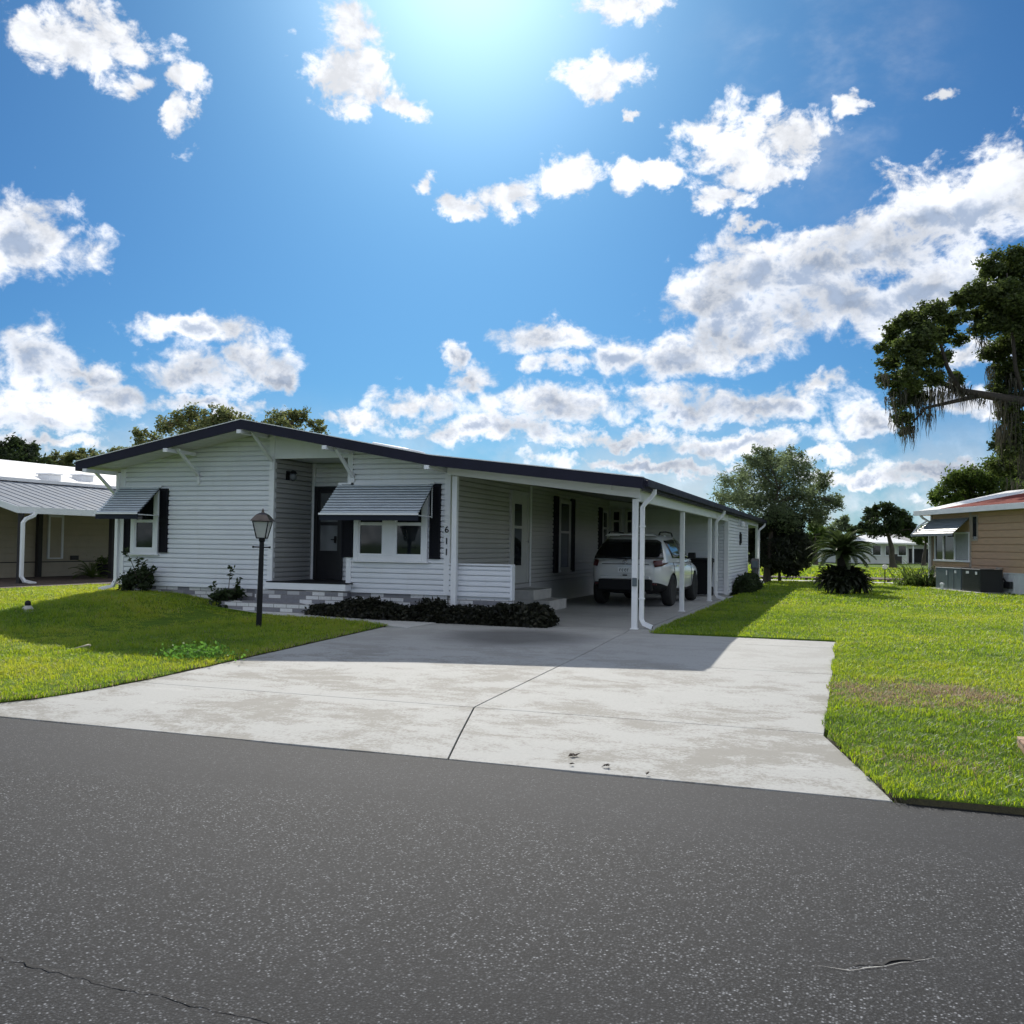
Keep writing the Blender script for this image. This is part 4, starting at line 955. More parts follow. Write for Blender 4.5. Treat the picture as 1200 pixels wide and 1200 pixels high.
def leaves(P, s, asp=.45, droop=0., seed=0):
    """one small folded leaf per point -> vertices and quads"""
    g = np.random.default_rng(seed); n = len(P); s = s*g.uniform(.55, 1.35, n)
    d = g.normal(size=(n, 3)); d[:,2] = d[:,2]*.7-droop; d /= np.linalg.norm(d, axis=1)[:, None]
    r = g.normal(size=(n, 3)); w = np.cross(d, r); w /= np.linalg.norm(w, axis=1)[:, None]+1e-9
    L = d*(s*.5)[:, None]; W = w*(s*.5*asp)[:, None]
    V = np.stack([P-L, P+W-L*.1, P+L, P-W-L*.1], 1).reshape(-1, 3); F = np.arange(n)[:, None]*4+np.arange(4)
    return V, F
def clump_points(c, r, n, seed, flat=.8):
    g = np.random.default_rng(seed); K = max(4, int(9+r*3))
    d = g.normal(size=(K, 3)); d /= np.linalg.norm(d, axis=1)[:, None]; sub = np.array(c)+d*(r*g.uniform(.25, .95, K)**.7)[:, None]*np.array([1, 1, flat])
    k = g.integers(0, K, n); return sub[k]+g.normal(size=(n, 3))*r*.21*np.array([1, 1, flat]), sub
def tree(name, label, cat, base, clumps, leaf, lm, dens=260, trunk_r=.2, fork=.45, group=None, asp=.45, droop=0., flat=.8, seed=1, nolimb=0, bark='bark', trunk_top=None, limbs=True, twigs=True):
    """trunk with limbs reaching every clump of the crown; leaves gather in tufts round the limb ends"""
    base = np.array(base, float); T = empty(name, base, label, cat, group); g = random.Random(seed)
    C = np.array([c for c, r in clumps]); top = C.mean(0) if trunk_top is None else np.array(trunk_top); top = top-base
    t = MB(); n = 7; path = []
    for k in range(n+1):
        a = k/n; p = np.array([top[0]*a**1.6, top[1]*a**1.6, top[2]*a])+np.array([g.uniform(-1, 1), g.uniform(-1, 1), 0])*trunk_r*.2*(k > 0); path.append(p)
    rad = [trunk_r*(1.25 if k == 0 else 1)*(1-.72*k/n) for k in range(n+1)]; t.tube([path[0]-np.array([0, 0, .3])]+path, [rad[0]*1.15]+rad, 10)
    allP = []
    for q, (c, r) in enumerate(clumps):
        c = np.array(c, float)-base
        P, sub = clump_points(c, r, int(dens*DENS*r*r*(1+.25*g.random())), seed*100+q, flat); allP.append(P)
        if not limbs or q < nolimb: continue
        cand = [(np.linalg.norm(c-p)+.9*max(0, p[2]-c[2]+.3*r), k) for k, p in enumerate(path) if k >= n*fork] ; k = min(cand)[1]; s = path[k]
        m = (s+c)/2+np.array([g.uniform(-.15, .15), g.uniform(-.15, .15), g.uniform(.0, .25)])*np.linalg.norm(c-s)
        lp = [s*(1-u)**2+2*m*u*(1-u)+c*u*u for u in np.linspace(0, 1, 7)]; r0 = min(rad[k]*.7, .02+.035*np.linalg.norm(c-s)); t.tube(lp, [r0*(1-.75*u) for u in np.linspace(0, 1, 7)], 6, cap=False)
        if twigs:
            for sp in sub[:7]: t.tube([lp[4], (lp[5]+sp)/2+np.array([0, 0, .05*r]), sp], [r0*.35, r0*.25, r0*.08], 4, cap=False)
    t.build('trunk', M[bark], T, smooth=True)
    V, F = leaves(np.concatenate(allP), leaf, asp, droop, seed); raw_mesh('crown', V, F, LM[lm], T)
    return T
def px_clumps(lst, d, jit=.5, seed=1, grow=1.):
    g = random.Random(seed); o = []
    for (px, py, r) in lst:
        rr = r*d/FPX*grow; o.append((at_depth(px, py, d+g.uniform(-1, 1)*jit*(2+rr)), rr))
    return o
def gbase(px, d): p = at_depth(px, 640, d); return (p[0], p[1], float(gz(p[0], p[1])))

def forest():
    tree('tree', 'fine leaved grey green tree standing behind the back corner of the house', 'tree', gbase(899, 38.3),
         px_clumps([(905,547,24),(880,560,24),(932,558,24),(860,574,20),(956,580,22),(900,582,28),(938,592,25),(870,594,22),(974,588,13),(848,584,10),(896,532,13),(928,536,12),(880,541,12),(915,600,22),(962,562,12),(890,612,22),(958,604,16)], 38.3, .45, 2, 1.15), .15, 'pale', 420, .14, .35, asp=.30, seed=2)
    tree('evergreen', 'dark drooping evergreen mass under the grey green tree', 'tree', gbase(914, 39),
         px_clumps([(905,612,18),(928,615,18),(916,632,20),(900,632,16),(935,634,16),(915,650,19),(895,652,14),(938,652,14),(926,664,12),(905,664,11),(946,642,10),(884,622,12),(881,642,12),(886,658,10),(876,630,9)], 39, .3, 3, 1.1), .22, 'cone', 900, .07, .3, asp=.25, droop=.9, seed=3)
    tree('tree', 'loose yellow green tree rising behind the house roof, left of the ridge', 'tree', gbase(235, 47),
         px_clumps([(170,515,14),(196,497,17),(222,488,17),(252,486,16),(240,502,21),(272,494,19),(212,506,17),(184,524,15),(160,528,10),(290,503,16),(262,512,18)], 47, .5, 4), .19, 'yellow', 240, .25, .4, seed=4)
    tree('tree', 'loose yellow green tree rising behind the house roof, right of the ridge', 'tree', gbase(338, 50),
         px_clumps([(332,486,13),(352,486,13),(368,495,11),(318,493,12),(345,499,16),(378,504,8),(330,502,14),(306,503,12)], 50, .5, 5), .19, 'yellow', 230, .25, .4, seed=5)
    tree('tree', 'dark pine at the left edge above the neighbouring roof', 'tree', gbase(18, 52),
         px_clumps([(14,520,15),(34,528,13),(20,540,20),(46,545,13),(6,535,14),(38,552,16),(-18,530,20),(10,560,20)], 52, .4, 6), .24, 'dark', 330, .25, .3, seed=6)
    tree('tree', 'low olive coloured trees between the dark pine and the navy fascia', 'tree', gbase(100, 58),
         px_clumps([(66,541,12),(84,538,12),(103,535,12),(122,538,12),(143,533,12),(75,553,14),(100,552,15),(128,550,14),(160,545,12)], 58, .5, 7), .24, 'yellow', 300, .2, .3, seed=7)
    tree('tree', 'rounded dark oak in front of the far white houses', 'tree', gbase(1047, 70),
         px_clumps([(1034,596,11),(1020,604,11),(1050,601,11),(1064,611,11),(1040,612,15),(1010,617,9),(1058,621,12),(1025,620,13),(1072,622,8),(1000,622,7)], 70, .4, 8), .30, 'dark', 240, .26, .4, seed=8)
    tree('tree', 'bright green bushy tree behind the brown neighbouring house', 'tree', gbase(1130, 50),
         px_clumps([(1130,563,17),(1110,574,14),(1153,556,18),(1095,583,9),(1172,574,20),(1150,580,18),(1120,590,16),(1195,580,20)], 50, .4, 9, 1.25), .20, 'mid', 380, .25, .3, seed=9)
    tree('tree', 'dark moss hung tree behind the brown house roof at the right edge', 'tree', gbase(1205, 56),
         px_clumps([(1186,538,18),(1172,518,10),(1200,520,18),(1195,555,20),(1215,540,22),(1176,552,12),(1225,510,20)], 56, .4, 10, 1.35), .22, 'dark', 420, .3, .4, seed=10)
    k = 0
    for px, d, lab, cl, lm in ((982, 95, 'pale distant tree just right of the evergreen, above the sago palm', [(984,612,10),(975,622,11),(994,620,9),(963,628,10)], 'pale'), (956, 84, 'distant green tree low beside the evergreen', [(952,616,9),(962,625,9),(948,632,9),(958,638,9)], 'mid'),
                     (1083, 88, 'distant green tree between the dark oak and the brown house', [(1082,622,9),(1090,628,9),(1076,632,8),(1094,618,8)], 'mid')):
        tree('tree', lab, 'tree', gbase(px, d), px_clumps(cl, d, .3, 20+k), .34, lm, 190, .2, .3, group='distant trees', seed=20+k); k += 1
    # the spreading live oak with spanish moss
    D = 42
    O = tree('oak_tree', 'spreading live oak hung with grey spanish moss at the right edge', 'tree', gbase(1290, D),
         px_clumps([(1185,308,17),(1160,322,15),(1197,330,20),(1148,342,15),(1174,352,19),(1195,372,22),(1164,383,16),(1188,405,22),(1166,412,14),(1195,436,18),(1158,362,10),(1178,440,12),
                    (1092,368,13),(1070,376,13),(1116,370,12),(1050,392,13),(1084,390,15),(1110,392,11),(1060,410,15),(1040,426,12),(1086,416,15),(1107,418,10),(1044,448,13),(1068,440,15),(1094,440,10),(1050,470,11),(1072,463,11),(1056,490,9),(1062,506,6),(1127,398,8),(1033,408,6),(1120,352,8),(1138,352,7),(1120,445,8),
                    (1184,490,10),(1196,505,11),(1182,472,10),(1190,482,11),(1186,522,12),(1199,542,14),(1176,548,10),(1130,350,9),(1140,370,8),(1172,455,11),(1188,462,11),(1240,330,34),(1290,315,38),(1340,350,42),(1260,390,34),(1320,420,38),(1230,430,22),(1390,410,36),(1360,300,30)], D, .45, 12, 1.38), .17, 'oak', 620, .55, .5, asp=.5, seed=12, nolimb=49, bark='oakbark', trunk_top=at_depth(1280, 430, D))
    b = np.array(O.location)
    L = MB(); pts = [at_depth(*p) - b for p in ((1284, 470, D), (1245, 478, D-.5), (1200, 471, D-1), (1160, 464, D-1), (1125, 458, D-.6), (1098, 446, D-.4), (1080, 425, D-.3))]; L.tube(pts, [.34, .27, .21, .17, .13, .09, .05], 10)
    for ps in (((1150, 463), (1120, 470), (1085, 478), (1065, 500)), ((1125, 458), (1110, 430), (1100, 395), (1092, 372)), ((1098, 446), (1070, 450), (1045, 445)), ((1200, 471), (1190, 430), (1185, 370), (1180, 320)), ((1080, 425), (1065, 405), (1052, 395))):
        L.tube([at_depth(p[0], p[1], D-.8)-b for p in ps], list(np.linspace(.12, .03, len(ps))), 7)
    L.build('limb', M['oakbark'], O, smooth=True)
    g = np.random.default_rng(5); MV, MF = [], []; nb = 0
    for (px, py, ln) in ((1130,452,34),(1122,456,24),(1112,456,20),(1100,452,40),(1092,456,46),(1082,462,40),(1074,468,46),(1064,486,36),(1057,498,30),(1052,488,24),(1140,460,18),(1150,464,14),(1185,470,92),(1193,474,88),(1176,468,60),(1198,520,60),(1168,466,40),(1045,462,24),(1036,440,20),(1068,500,24),(1172,500,40),(1116,440,26),(1160,430,40),(1150,395,26),(1188,440,60),(1178,500,50),(1190,560,30),(1060,455,40),(1088,480,30),(1104,462,34),(1048,480,24)):
        for _ in range(34):
            p = at_depth(px+g.normal()*4.0, py+g.uniform(-4, 6), D-.7+g.normal()*.4)-b; l = ln*D/FPX*g.uniform(.25, 1.0); w = g.uniform(.012, .035); a = g.uniform(0, 6.28); wv = np.array([math.cos(a), math.sin(a), 0])*w; m = 6; sway = g.normal(size=2)*.03
            for q in range(m+1):
                f = q/m; c = p+np.array([sway[0]*f*l+.03*math.sin(f*7+a), sway[1]*f*l, -l*f]); ww = wv*(1-.85*f)*(.6+.8*g.random()); MV += [c-ww, c+ww]
            for q in range(m): MF.append((nb+2*q, nb+2*q+2, nb+2*q+3, nb+2*q+1))
            nb += 2*m+2
    raw_mesh('spanish_moss', np.array(MV), np.array(MF), LM['moss'], O)
forest()

def fronds(rosettes, seed=1, nleaf=34):
    """arching pinnate fronds; rosette = (centre, count, length, lowest and highest angle)"""
    g = np.random.default_rng(seed); V, F = [], []; st = MB()
    for (c, n, ln, e0, e1) in rosettes:
        for k in range(n):
            az = k*2.39996+g.uniform(-.2, .2); el = R(e0+(e1-e0)*(k/n)**.8+g.uniform(-5, 5)); l = ln*g.uniform(.8, 1.1); p = np.array(c, float); e = el; pts = [p.copy()]; m = 12
            for q in range(m):
                p = p+np.array([math.cos(az)*math.cos(e), math.sin(az)*math.cos(e), math.sin(e)])*l/m; e -= R(7.5)*(.4+q/m); pts.append(p.copy())
            st.tube(pts, list(np.linspace(.012, .004, len(pts))), 4, cap=False)
            for q in range(nleaf):
                f = .12+.88*q/nleaf; i = min(int(f*m), m-1); a = f*m-i; b = pts[i]*(1-a)+pts[i+1]*a; d = pts[i+1]-pts[i]; d /= np.linalg.norm(d); sd = np.cross(d, (0, 0, 1)); sd /= np.linalg.norm(sd)+1e-6; u = np.cross(sd, d)
                ll = l*.20*math.sin(math.pi*(.1+.85*f))**.7
                for s in (-1, 1):
                    t = sd*s*.86+d*.42+u*.32; t /= np.linalg.norm(t); w = d*.011; o = len(V); V += [b-w, b+w, b+t*ll*.6+w*.8, b+t*ll, b+t*ll*.6-w*.8]; F += [(o, o+1, o+2, o+4)]; F += [(o+4, o+2, o+3, o+3)]
    F = np.array([f for f in F if len(set(f)) == 4]); return np.array(V), F, st
def sago():
    p = at_depth(987, 697, 29); S_ = empty('sago_palm', (p[0], p[1], 0), 'dark sago palm with an upper crown of fronds over a dense round skirt of offsets', 'palm')
    t = MB(); t.tube([(0, 0, -.1), (0, 0, .5), (.02, 0, 1.22)], [.20, .16, .17], 12); t.build('trunk', M['palmtrunk'], S_, smooth=True)
    V, F, st = fronds([((.0, 0, 1.22), 70, 1.06, -4, 80)], 1, 40); raw_mesh('fronds', V, F, LM['sago'], S_); st.build('frond_stems', LM['sago'], S_, fixn=False)
    g = random.Random(3); ros = []
    for k in range(17):
        a = k*2.4; r = .22+.46*(k/17); ros.append(((r*math.cos(a), r*math.sin(a), .12+.58*(1-(r/.74)**2)), 36, .46, -30, 80))
    V, F, st = fronds(ros, 2, 22); raw_mesh('offset_fronds', V, F, LM['cone'], S_); st.build('offset_stems', LM['cone'], S_, fixn=False)
sago()

def shrubs():
    def hedge(name, label, cat, boxes, n, leaf, lm, seed, base, asp=.5):
        g = np.random.default_rng(seed); P = []
        T = empty(name, base, label, cat); st = MB()
        for (x0, x1, y0, y1, z0, z1, k) in boxes:
            m = int(n*k); u = g.random((m, 3)); u[:,2] = u[:,2]**.6; p = np.array([x0, y0, z0])+u*np.array([x1-x0, y1-y0, z1-z0]); h = field(p[:, :2], 5.)*.5+field(p[:, :2], 12., 3)*.5; e_ = np.minimum(np.minimum(u[:,0], 1-u[:,0])*(x1-x0), np.minimum(u[:,1], 1-u[:,1])*(y1-y0)); p[:,2] = z0+(p[:,2]-z0)*(.62+.6*h)*np.clip(.45+e_/.22, .45, 1); p[:, :2] += g.normal(size=(m, 2))*.035; P.append(p)
            for _ in range(int((x1-x0)*6)): x, y = g.uniform(x0, x1), g.uniform(y0, y1); st.tube([(x-base[0], y-base[1], -.05), (x-base[0]+g.normal()*.04, y-base[1]+g.normal()*.04, z1*.42)], [.012, .005], 5)
        V, F = leaves(np.concatenate(P)-np.array(base), leaf, asp, 0, seed); raw_mesh('foliage', V, F, LM[lm], T); st.build('stems', M['bark'], T)
        return T
    hedge('hedge', 'low dark hedge running along the house front to the carport', 'hedge', [(-6.05, -5.5, -.5, .0, -.02, .24, .5), (-5.65, -2.3, -.52, .12, -.02, .29, 4.), (-2.5, -1.45, -.55, .12, -.04, .37, 3.0), (-5.3, -4.6, -.5, .0, -.02, .40, .7), (-3.9, -3.3, -.5, .0, -.02, .39, .6)], 5200, .075, 'hedge', 5, (-3.6, -.2, 0.))
    hedge('bush', 'low dark bush against the storage room wall', 'bush', [(.06, .62, 13.2, 16.6, -.02, .55, 1.5), (.06, .5, 16.6, 17.4, -.02, .45, .4)], 5000, .085, 'dark', 6, (.3, 15., 0.))
    # two scruffy shrubs with long shoots at the foot of the front wall
    def shrub(px, py, label, seed, w, h, shoots):
        y = -.12; d_ = ray(px, py); p = CAM+(y-CAM[1])/d_[1]*d_; b = np.array([p[0], y, float(gz(p[0], y))]); T = empty('shrub', b, label, 'shrub', 'shrubs at the foot of the front wall')
        g = np.random.default_rng(seed+30); P, _ = clump_points((0, 0, h*.5), w, 1500, seed, h/w*.55); P = P[P[:,2] > 0]; V, F = leaves(P, .10, .5, 0, seed); raw_mesh('foliage', V, F, LM['dark'], T)
        st = MB(); SP = []
        for (dx, dz) in shoots:
            pts = [np.array([dx*.3*u+dx*.7*u*u, -.02, .1+(dz-.1)*u]) for u in np.linspace(0, 1, 6)]; st.tube(pts, list(np.linspace(.011, .005, 6)), 5)
            SP.append(pts[-1]+g.normal(size=(16, 3))*np.array([.025, .025, .05])); SP.append(pts[-2]+g.normal(size=(5, 3))*.03)
        st.build('stems', M['bark'], T); V, F = leaves(np.concatenate(SP), .10, .45, 0, seed+9); raw_mesh('shoot_leaves', V, F, LM['dark'], T)
    shrub(163, 690, 'scruffy dark shrub under the left window beside the white downspout', 1, .34, .50, [(-.32, .84), (-.03, .68), (.10, .60), (.36, .48), (-.42, .32)])
    shrub(268, 690, 'scruffy dark shrub against the wall behind the lamp post', 2, .30, .36, [(.05, .78), (.26, .56), (-.34, .40), (.20, .42)])
    # weed tuft at the lawn edge
    b = np.array([-4.28, -5.72, float(gz(-4.3, -5.7))]); T = empty('weed_clump', b, 'bright green broad leaved weed clump at the lawn edge by the driveway', 'weeds')
    g = np.random.default_rng(8); P = g.normal(size=(900, 3))*np.array([.23, .15, .05])+np.array([-.05, 0, .10]); P[:,2] = np.abs(P[:,2]); V, F = leaves(P, .048, .55, 0, 8); raw_mesh('leaves', V, F, LM['weed'], T)
    # bed plants by the corner of the brown house
    for k, (px, d, lab, lm, rr, hh, red) in enumerate(((1068, 36.2, 'pale green strappy plant left of the brown house corner', 'mid', .8, 1.25, 0), (1086, 35.4, 'reddish strappy plant beside the brown house downspout', 'bed', .5, 1.2, 1))):
        q = at_depth(px, 688, d); T = empty('bed_plant', (q[0], q[1], 0), lab, 'plant', 'strappy plants by the brown house'); g = np.random.default_rng(60+k); V, F = [], []
        for j in range(120):
            a = g.uniform(0, 6.28); l = hh*g.uniform(.5, 1.1); el = g.uniform(.5, 1.45); p = np.array([g.normal()*rr*.35, g.normal()*rr*.35, 0.]); wd = np.array([-math.sin(a), math.cos(a), 0])*.028; m = 5; o = len(V)
            for i in range(m+1):
                w = wd*(1-(i/m)**2*.95); V += [p-w, p+w]; p = p+np.array([math.cos(a)*math.cos(el), math.sin(a)*math.cos(el), math.sin(el)])*l/m; el -= .22
            F += [(o+2*i, o+2*i+1, o+2*i+3, o+2*i+2) for i in range(m)]
        raw_mesh('leaves', np.array(V), np.array(F), LM[lm], T)
    # potted and planted greenery in the neighbour's mulch
    q = at_depth(107, 683, 29.5); T = empty('fern_plant', (q[0], q[1], float(gz(q[0], q[1]))+.05), 'small feathery palm growing in the mulch by the tan house', 'plant')
    V, F, st = fronds([((0, 0, .05), 22, .75, 5, 80)], 7, 18); raw_mesh('fronds', V, F, LM['mid'], T); st.build('stems', LM['mid'], T, fixn=False)
    q = at_depth(121, 678, 31); T = empty('plant_pot', (q[0], q[1], float(gz(q[0], q[1]))+.06), 'dark pot with a small leafy plant on the tan house porch', 'plant pot')
    b = MB(); b.lathe([(.15, 0), (.22, .36), (.25, .40), (.21, .40), (.2, .33)], n=16); b.build('pot', M['plasticblack'], T); g = np.random.default_rng(9); V, F = leaves(g.normal(size=(130, 3))*np.array([.13, .13, .09])+np.array([0, 0, .5]), .12, .5, 0, 2); raw_mesh('leaves', V, F, LM['mid'], T)
shrubs()
# ================================================================= NEIGHBOURING HOUSES
def plane_x(px, py, X): d = ray(px, py); return CAM+(X-CAM[0])/d[0]*d
def tan_house():
    H = empty('tan_house', (-20.8, 4.2, 0), 'tan neighbouring mobile home with a grey metal porch roof and white upper roof', 'house')
    o = np.array([-20.8, 4.2, 0.])
    mb = MB(); siding(mb, (0, 0), (0, 1), (1, 0), 0, 22, .10, 3.10, .2, (.022, .016), .002); siding(mb, (0, 0), (1, 0), (0, -1), -7, 0, .10, 3.10, .2, (.022, .016), .002)
    mb.build('wall', M['tan'], H, fixn=False); MB().prism([(-6.98, 0), (-.02, 0), (-.02, 3.1), (-3.4, 3.85), (-6.98, 3.1)], .02, 21.9).build('wall_core', M['tan'], H)
    b = MB(); b.box(.018, .03, -.02, 22, .60, .63); b.build('skirt_joint', M['tanpost'], H)
    r = MB(); n = 60     # ribbed porch roof
    y0, y1 = -.2, 12.5
    r.add([(3.2, y0, 2.20), (3.2, y1, 2.20), (.0, y1, 3.09), (.0, y0, 3.09), (3.2, y0, 2.16), (3.2, y1, 2.16), (.0, y1, 3.05), (.0, y0, 3.05)], [(0, 1, 2, 3), (7, 6, 5, 4), (0, 4, 5, 1), (1, 5, 6, 2), (2, 6, 7, 3), (3, 7, 4, 0)])
    for k in range(32):
        y = y0+.1+k*.40; r.bar((3.2, y, 2.205), (.02, y, 3.092), .05, .018)
    P = r.build('porch_roof', M['metalroof'], H)
    f = MB(); f.box(3.2, 3.26, y0-.04, y1, 2.03, 2.215); f.prism([(3.2, 2.03), (3.2, 2.215), (0, 3.105), (0, 2.92)], y0-.04, y0-.002); f.build('fascia', M['metalwhite'], P, bevel=.005)
    u = MB(); u.prism([(-.35, 3.14), (-3.5, 3.98), (-3.5, 4.06), (-.35, 3.22)], -.5, 22.3); u.prism([(-6.9, 3.14), (-3.5, 3.98), (-3.5, 4.06), (-6.9, 3.22)], -.5, 22.3); u.box(-.36, .12, -.5, 22.3, 3.10, 3.20); U = u.build('roof', M['whiteroof'], H)
    for px, py in ((58, 561), (97, 562)):
        d = ray(px, py); # meet the upper roof plane
        nrm = np.array([.84, 0, 3.15]); nrm /= np.linalg.norm(nrm); p0 = o+np.array([-.35, 0, 3.22]); t = ((p0-CAM)@nrm)/(d@nrm); q = CAM+t*d-o
        v = MB(); v.box(q[0]-.25, q[0]+.25, q[1]-.25, q[1]+.25, q[2]-.15, q[2]+.12); v.box(q[0]-.3, q[0]+.3, q[1]-.3, q[1]+.3, q[2]+.12, q[2]+.17); v.build('roof_vent', M['metalwhite'], U, bevel=.02)
    def yz(px, py, X=-20.8): p = plane_x(px, py, X); return p[1]-o[1], p[2]
    (ya, zb), (yb, zt) = yz(54, 655), yz(73.5, 604)
    w = MB(); t = .07
    w.box(.02, .07, ya, ya+t, zb, zt); w.box(.02, .07, yb-t, yb, zb, zt); w.box(.02, .06, ya+t, yb-t, zt-t, zt); w.box(.02, .05, ya+t, yb-t, zb, zb+.04); W = w.build('window', M['metalwhite'], H); MB().box(.02, .035, ya+t, yb-t, zb+.04, zt-t).build('shade', M['tan'], W)
    y, z = yz(86, 653.5); MB().box(.02, .07, y-.16, y+.16, z-.07, z+.07).build('vent', M['tanpost'], H)
    for (px, X, wd) in ((23, -17.62, .10), (45, -20.7, .16), (133, -18.3, .34), (141, -18.0, .10)):
        p = plane_x(px, 660, X)-o; MB().box(p[0]-.06, p[0]+.06, p[1]-wd/2, p[1]+wd/2, .05, 2.2 if X > -18.5 else 2.98).build('porch_post', M['tanpost'], H)
    p = plane_x(26, 640, -17.45)-o; q = plane_x(40, 601, -17.45)-o; x = p[0]
    d = MB(); d.rtube([(x, q[1]+.05, 2.06), (x, q[1], 1.98), (x, p[1]+.1, 1.88), (x, p[1], 1.78), (x, p[1], .34), (x+.05, p[1]+.06, .22), (x+.1, p[1]+.38, .14)], .08, .09, (1, 0, 0)); d.build('downspout', M['metalwhite'], H, bevel=.01)
    MB().box(-.0, 3.0, -.1, 12, .03, .105).build('porch_floor', M['concrete_step'], H)
tan_house()

def brown_house():
    H = empty('brown_house', (6.26, 23.86, 0), 'light brown board sided neighbouring house with white skirting and awning', 'house', rz=math.atan2(-.943, .333))
    LEN = 15.
    mb = MB(); siding(mb, (0, 0), (1, 0), (0, -1), 3.2, LEN, .67, 2.80, .235, (.034, .034), .004); siding(mb, (0, 0), (1, 0), (0, -1), .0, 3.07, .70, 1.03, .165, (.02, .02), .003); siding(mb, (0, 0), (1, 0), (0, -1), 0, 3.07, 2.0, 2.8, .2, (.02, .02), .003)
    siding(mb, (0, 0), (0, 1), (-1, 0), 0, 6.4, .3, 2.8, .235, (.02, .02), .003)
    mb.build('wall', M['brownsiding'], H, fixn=False)
    MB().prism([(.02, .0), (6.4, .0), (6.4, 2.8), (3.2, 3.45), (.02, 2.8)], .02, LEN, axis='x').build('wall_core', M['brownsiding'], H)
    s = MB(); s.box(3.2, LEN, -.03, .015, -.1, .66)
    for k in range(38): s.box(3.3+k*.3, 3.315+k*.3, -.042, -.031, -.05, .64)
    s.box(3.2, LEN, -.05, .0, .66, .70); s.build('skirting', M['skirtwhite'], H)
    s = MB(); s.box(0, 3.2, -.02, .015, -.1, .68); s.build('skirting', M['browntrim'], H)
    t = MB(); t.box(3.06, 3.20, -.042, .0, .68, 2.80); t.build('corner_trim', M['browntrim'], H); t = MB(); t.box(-.035, .1, -.036, .02, -.05, 2.8); t.build('corner_trim', M['browntrim'], H)
    w = MB(); a0, a1, z0, z1 = .40, 3.02, 1.05, 1.98
    for x in (a0-.06, 1.05, 1.93, a1): w.box(x, x+.06, -.06, -.005, z0, z1)
    w.box(a0-.06, a1+.06, -.058, -.005, z1, z1+.06); w.box(a0-.1, a1+.1, -.085, -.005, z0-.07, z0); W = w.build('window', M['metalwhite'], H, bevel=.004)
    for x0, x1, m in ((.40, 1.05, 'glass'), (1.11, 1.93, 'glass'), (1.99, 3.02, 'screen')):
        MB().box(x0, x1, -.02, -.004, z0, z1).build('pane', M[m], W)
    c = MB()
    for k in range(14):
        x = 2.02+k*.07; c.box(x, x+.045, -.028, -.021, z0+.02, z1)
    c.build('curtain', M['curtain'], W)
    w = MB(); w.box(3.26, 3.32, -.06, -.003, 1.72, 2.62); w.box(3.62, 3.68, -.06, -.003, 1.72, 2.62); w.box(3.32, 3.62, -.06, -.003, 1.72, 1.78); w.box(3.32, 3.62, -.06, -.003, 2.56, 2.62); W = w.build('window', M['browntrim'], H); MB().box(3.32, 3.62, -.042, -.003, 1.78, 2.56).build('pane', M['glass'], W)
    a = MB(); a.add([(.1, -.03, 2.52), (3.0, -.03, 2.52), (3.25, -.72, 1.98), (-.15, -.72, 1.98), (.1, -.03, 2.49), (3.0, -.03, 2.49), (3.25, -.72, 1.94), (-.15, -.72, 1.94)], [(0, 1, 2, 3), (7, 6, 5, 4), (0, 3, 7, 4), (1, 5, 6, 2), (2, 6, 7, 3), (0, 4, 5, 1)])
    for k in range(9):
        u = k/9; a.bar((.1-.25*u, -.03-.69*u, 2.535-.54*u), (3.0+.25*u, -.03-.69*u, 2.535-.54*u), .025, .02, up=(0, 0, 1))
    a.box(-.16, 3.26, -.74, -.71, 1.90, 1.99); A = a.build('awning', M['awngrey'], H); e = MB(); e.tube([(-.14, -.72, 1.95), (-.02, -.5, 2.28), (.08, -.2, 2.5)], .03, 8); e.build('awning_arm', M['metalwhite'], A)
    e = .45; r = MB(); z0, z1, ym = 2.86, 3.70, 3.1; sl = (z1-z0)/(ym+e)
    for (ya, za, yb, zb) in ((-e, z0, ym, z1), (2*ym+e, z0, ym, z1)): r.prism([(ya, za), (yb, zb), (yb, zb-.10), (ya, za-.10)], -.45, LEN+.4, axis='x')
    ROOF = r.build('roof', M['whiteroof'], H)
    red = MB(); ya, yb = -.35, 2.25; P = [(1.5, ya), (LEN+.4, ya), (LEN+.4, yb), (3.4, yb)]; red.add([(x, y, z0+(y+e)*sl+.004) for x, y in P]+[(x, y, z0+(y+e)*sl+.018) for x, y in P], [(3, 2, 1, 0), (4, 5, 6, 7), (0, 1, 5, 4), (1, 2, 6, 5), (2, 3, 7, 6), (3, 0, 4, 7)]); red.build('shingles', M['redshingle'], ROOF)
    v = MB(); zc = z0+(.9+e)*sl; v.box(6.1, 6.8, .6, 1.2, zc-.05, zc+.16); v.box(6.05, 6.85, .55, 1.25, zc+.16, zc+.2); v.build('roof_vent', M['metalwhite'], ROOF, bevel=.02)
    f = MB(); f.box(-.47, LEN+.42, -e-.05, -e+.0, 2.69, 2.875); f.box(-.47, -.452, -e, 2*ym+e, 2.70, 2.80); f.build('fascia', M['metalwhite'], ROOF, bevel=.006)
    s = MB(); s.box(-.44, LEN, -e+.005, -.003, 2.72, 2.755); s.build('soffit', M['soffit'], ROOF)
    d = MB(); d.rtube([(-.1, -.38, 2.70), (-.08, -.3, 2.6), (-.02, -.07, 2.45), (-.02, -.07, .2), (-.05, -.15, .08), (-.1, -.35, .05)], .08, .08, (1, 0, 0)); d.build('downspout', M['metalwhite'], H, bevel=.008)
    b = MB(); b.box(5.1, 5.35, -.16, -.046, .55, .86); b.box(5.15, 5.3, -.2, -.161, .6, .8); b.tube([(5.22, -.1, -.05), (5.22, -.1, .55)], .03, 8); b.build('meter_box', M['browntrim'], H, bevel=.01)
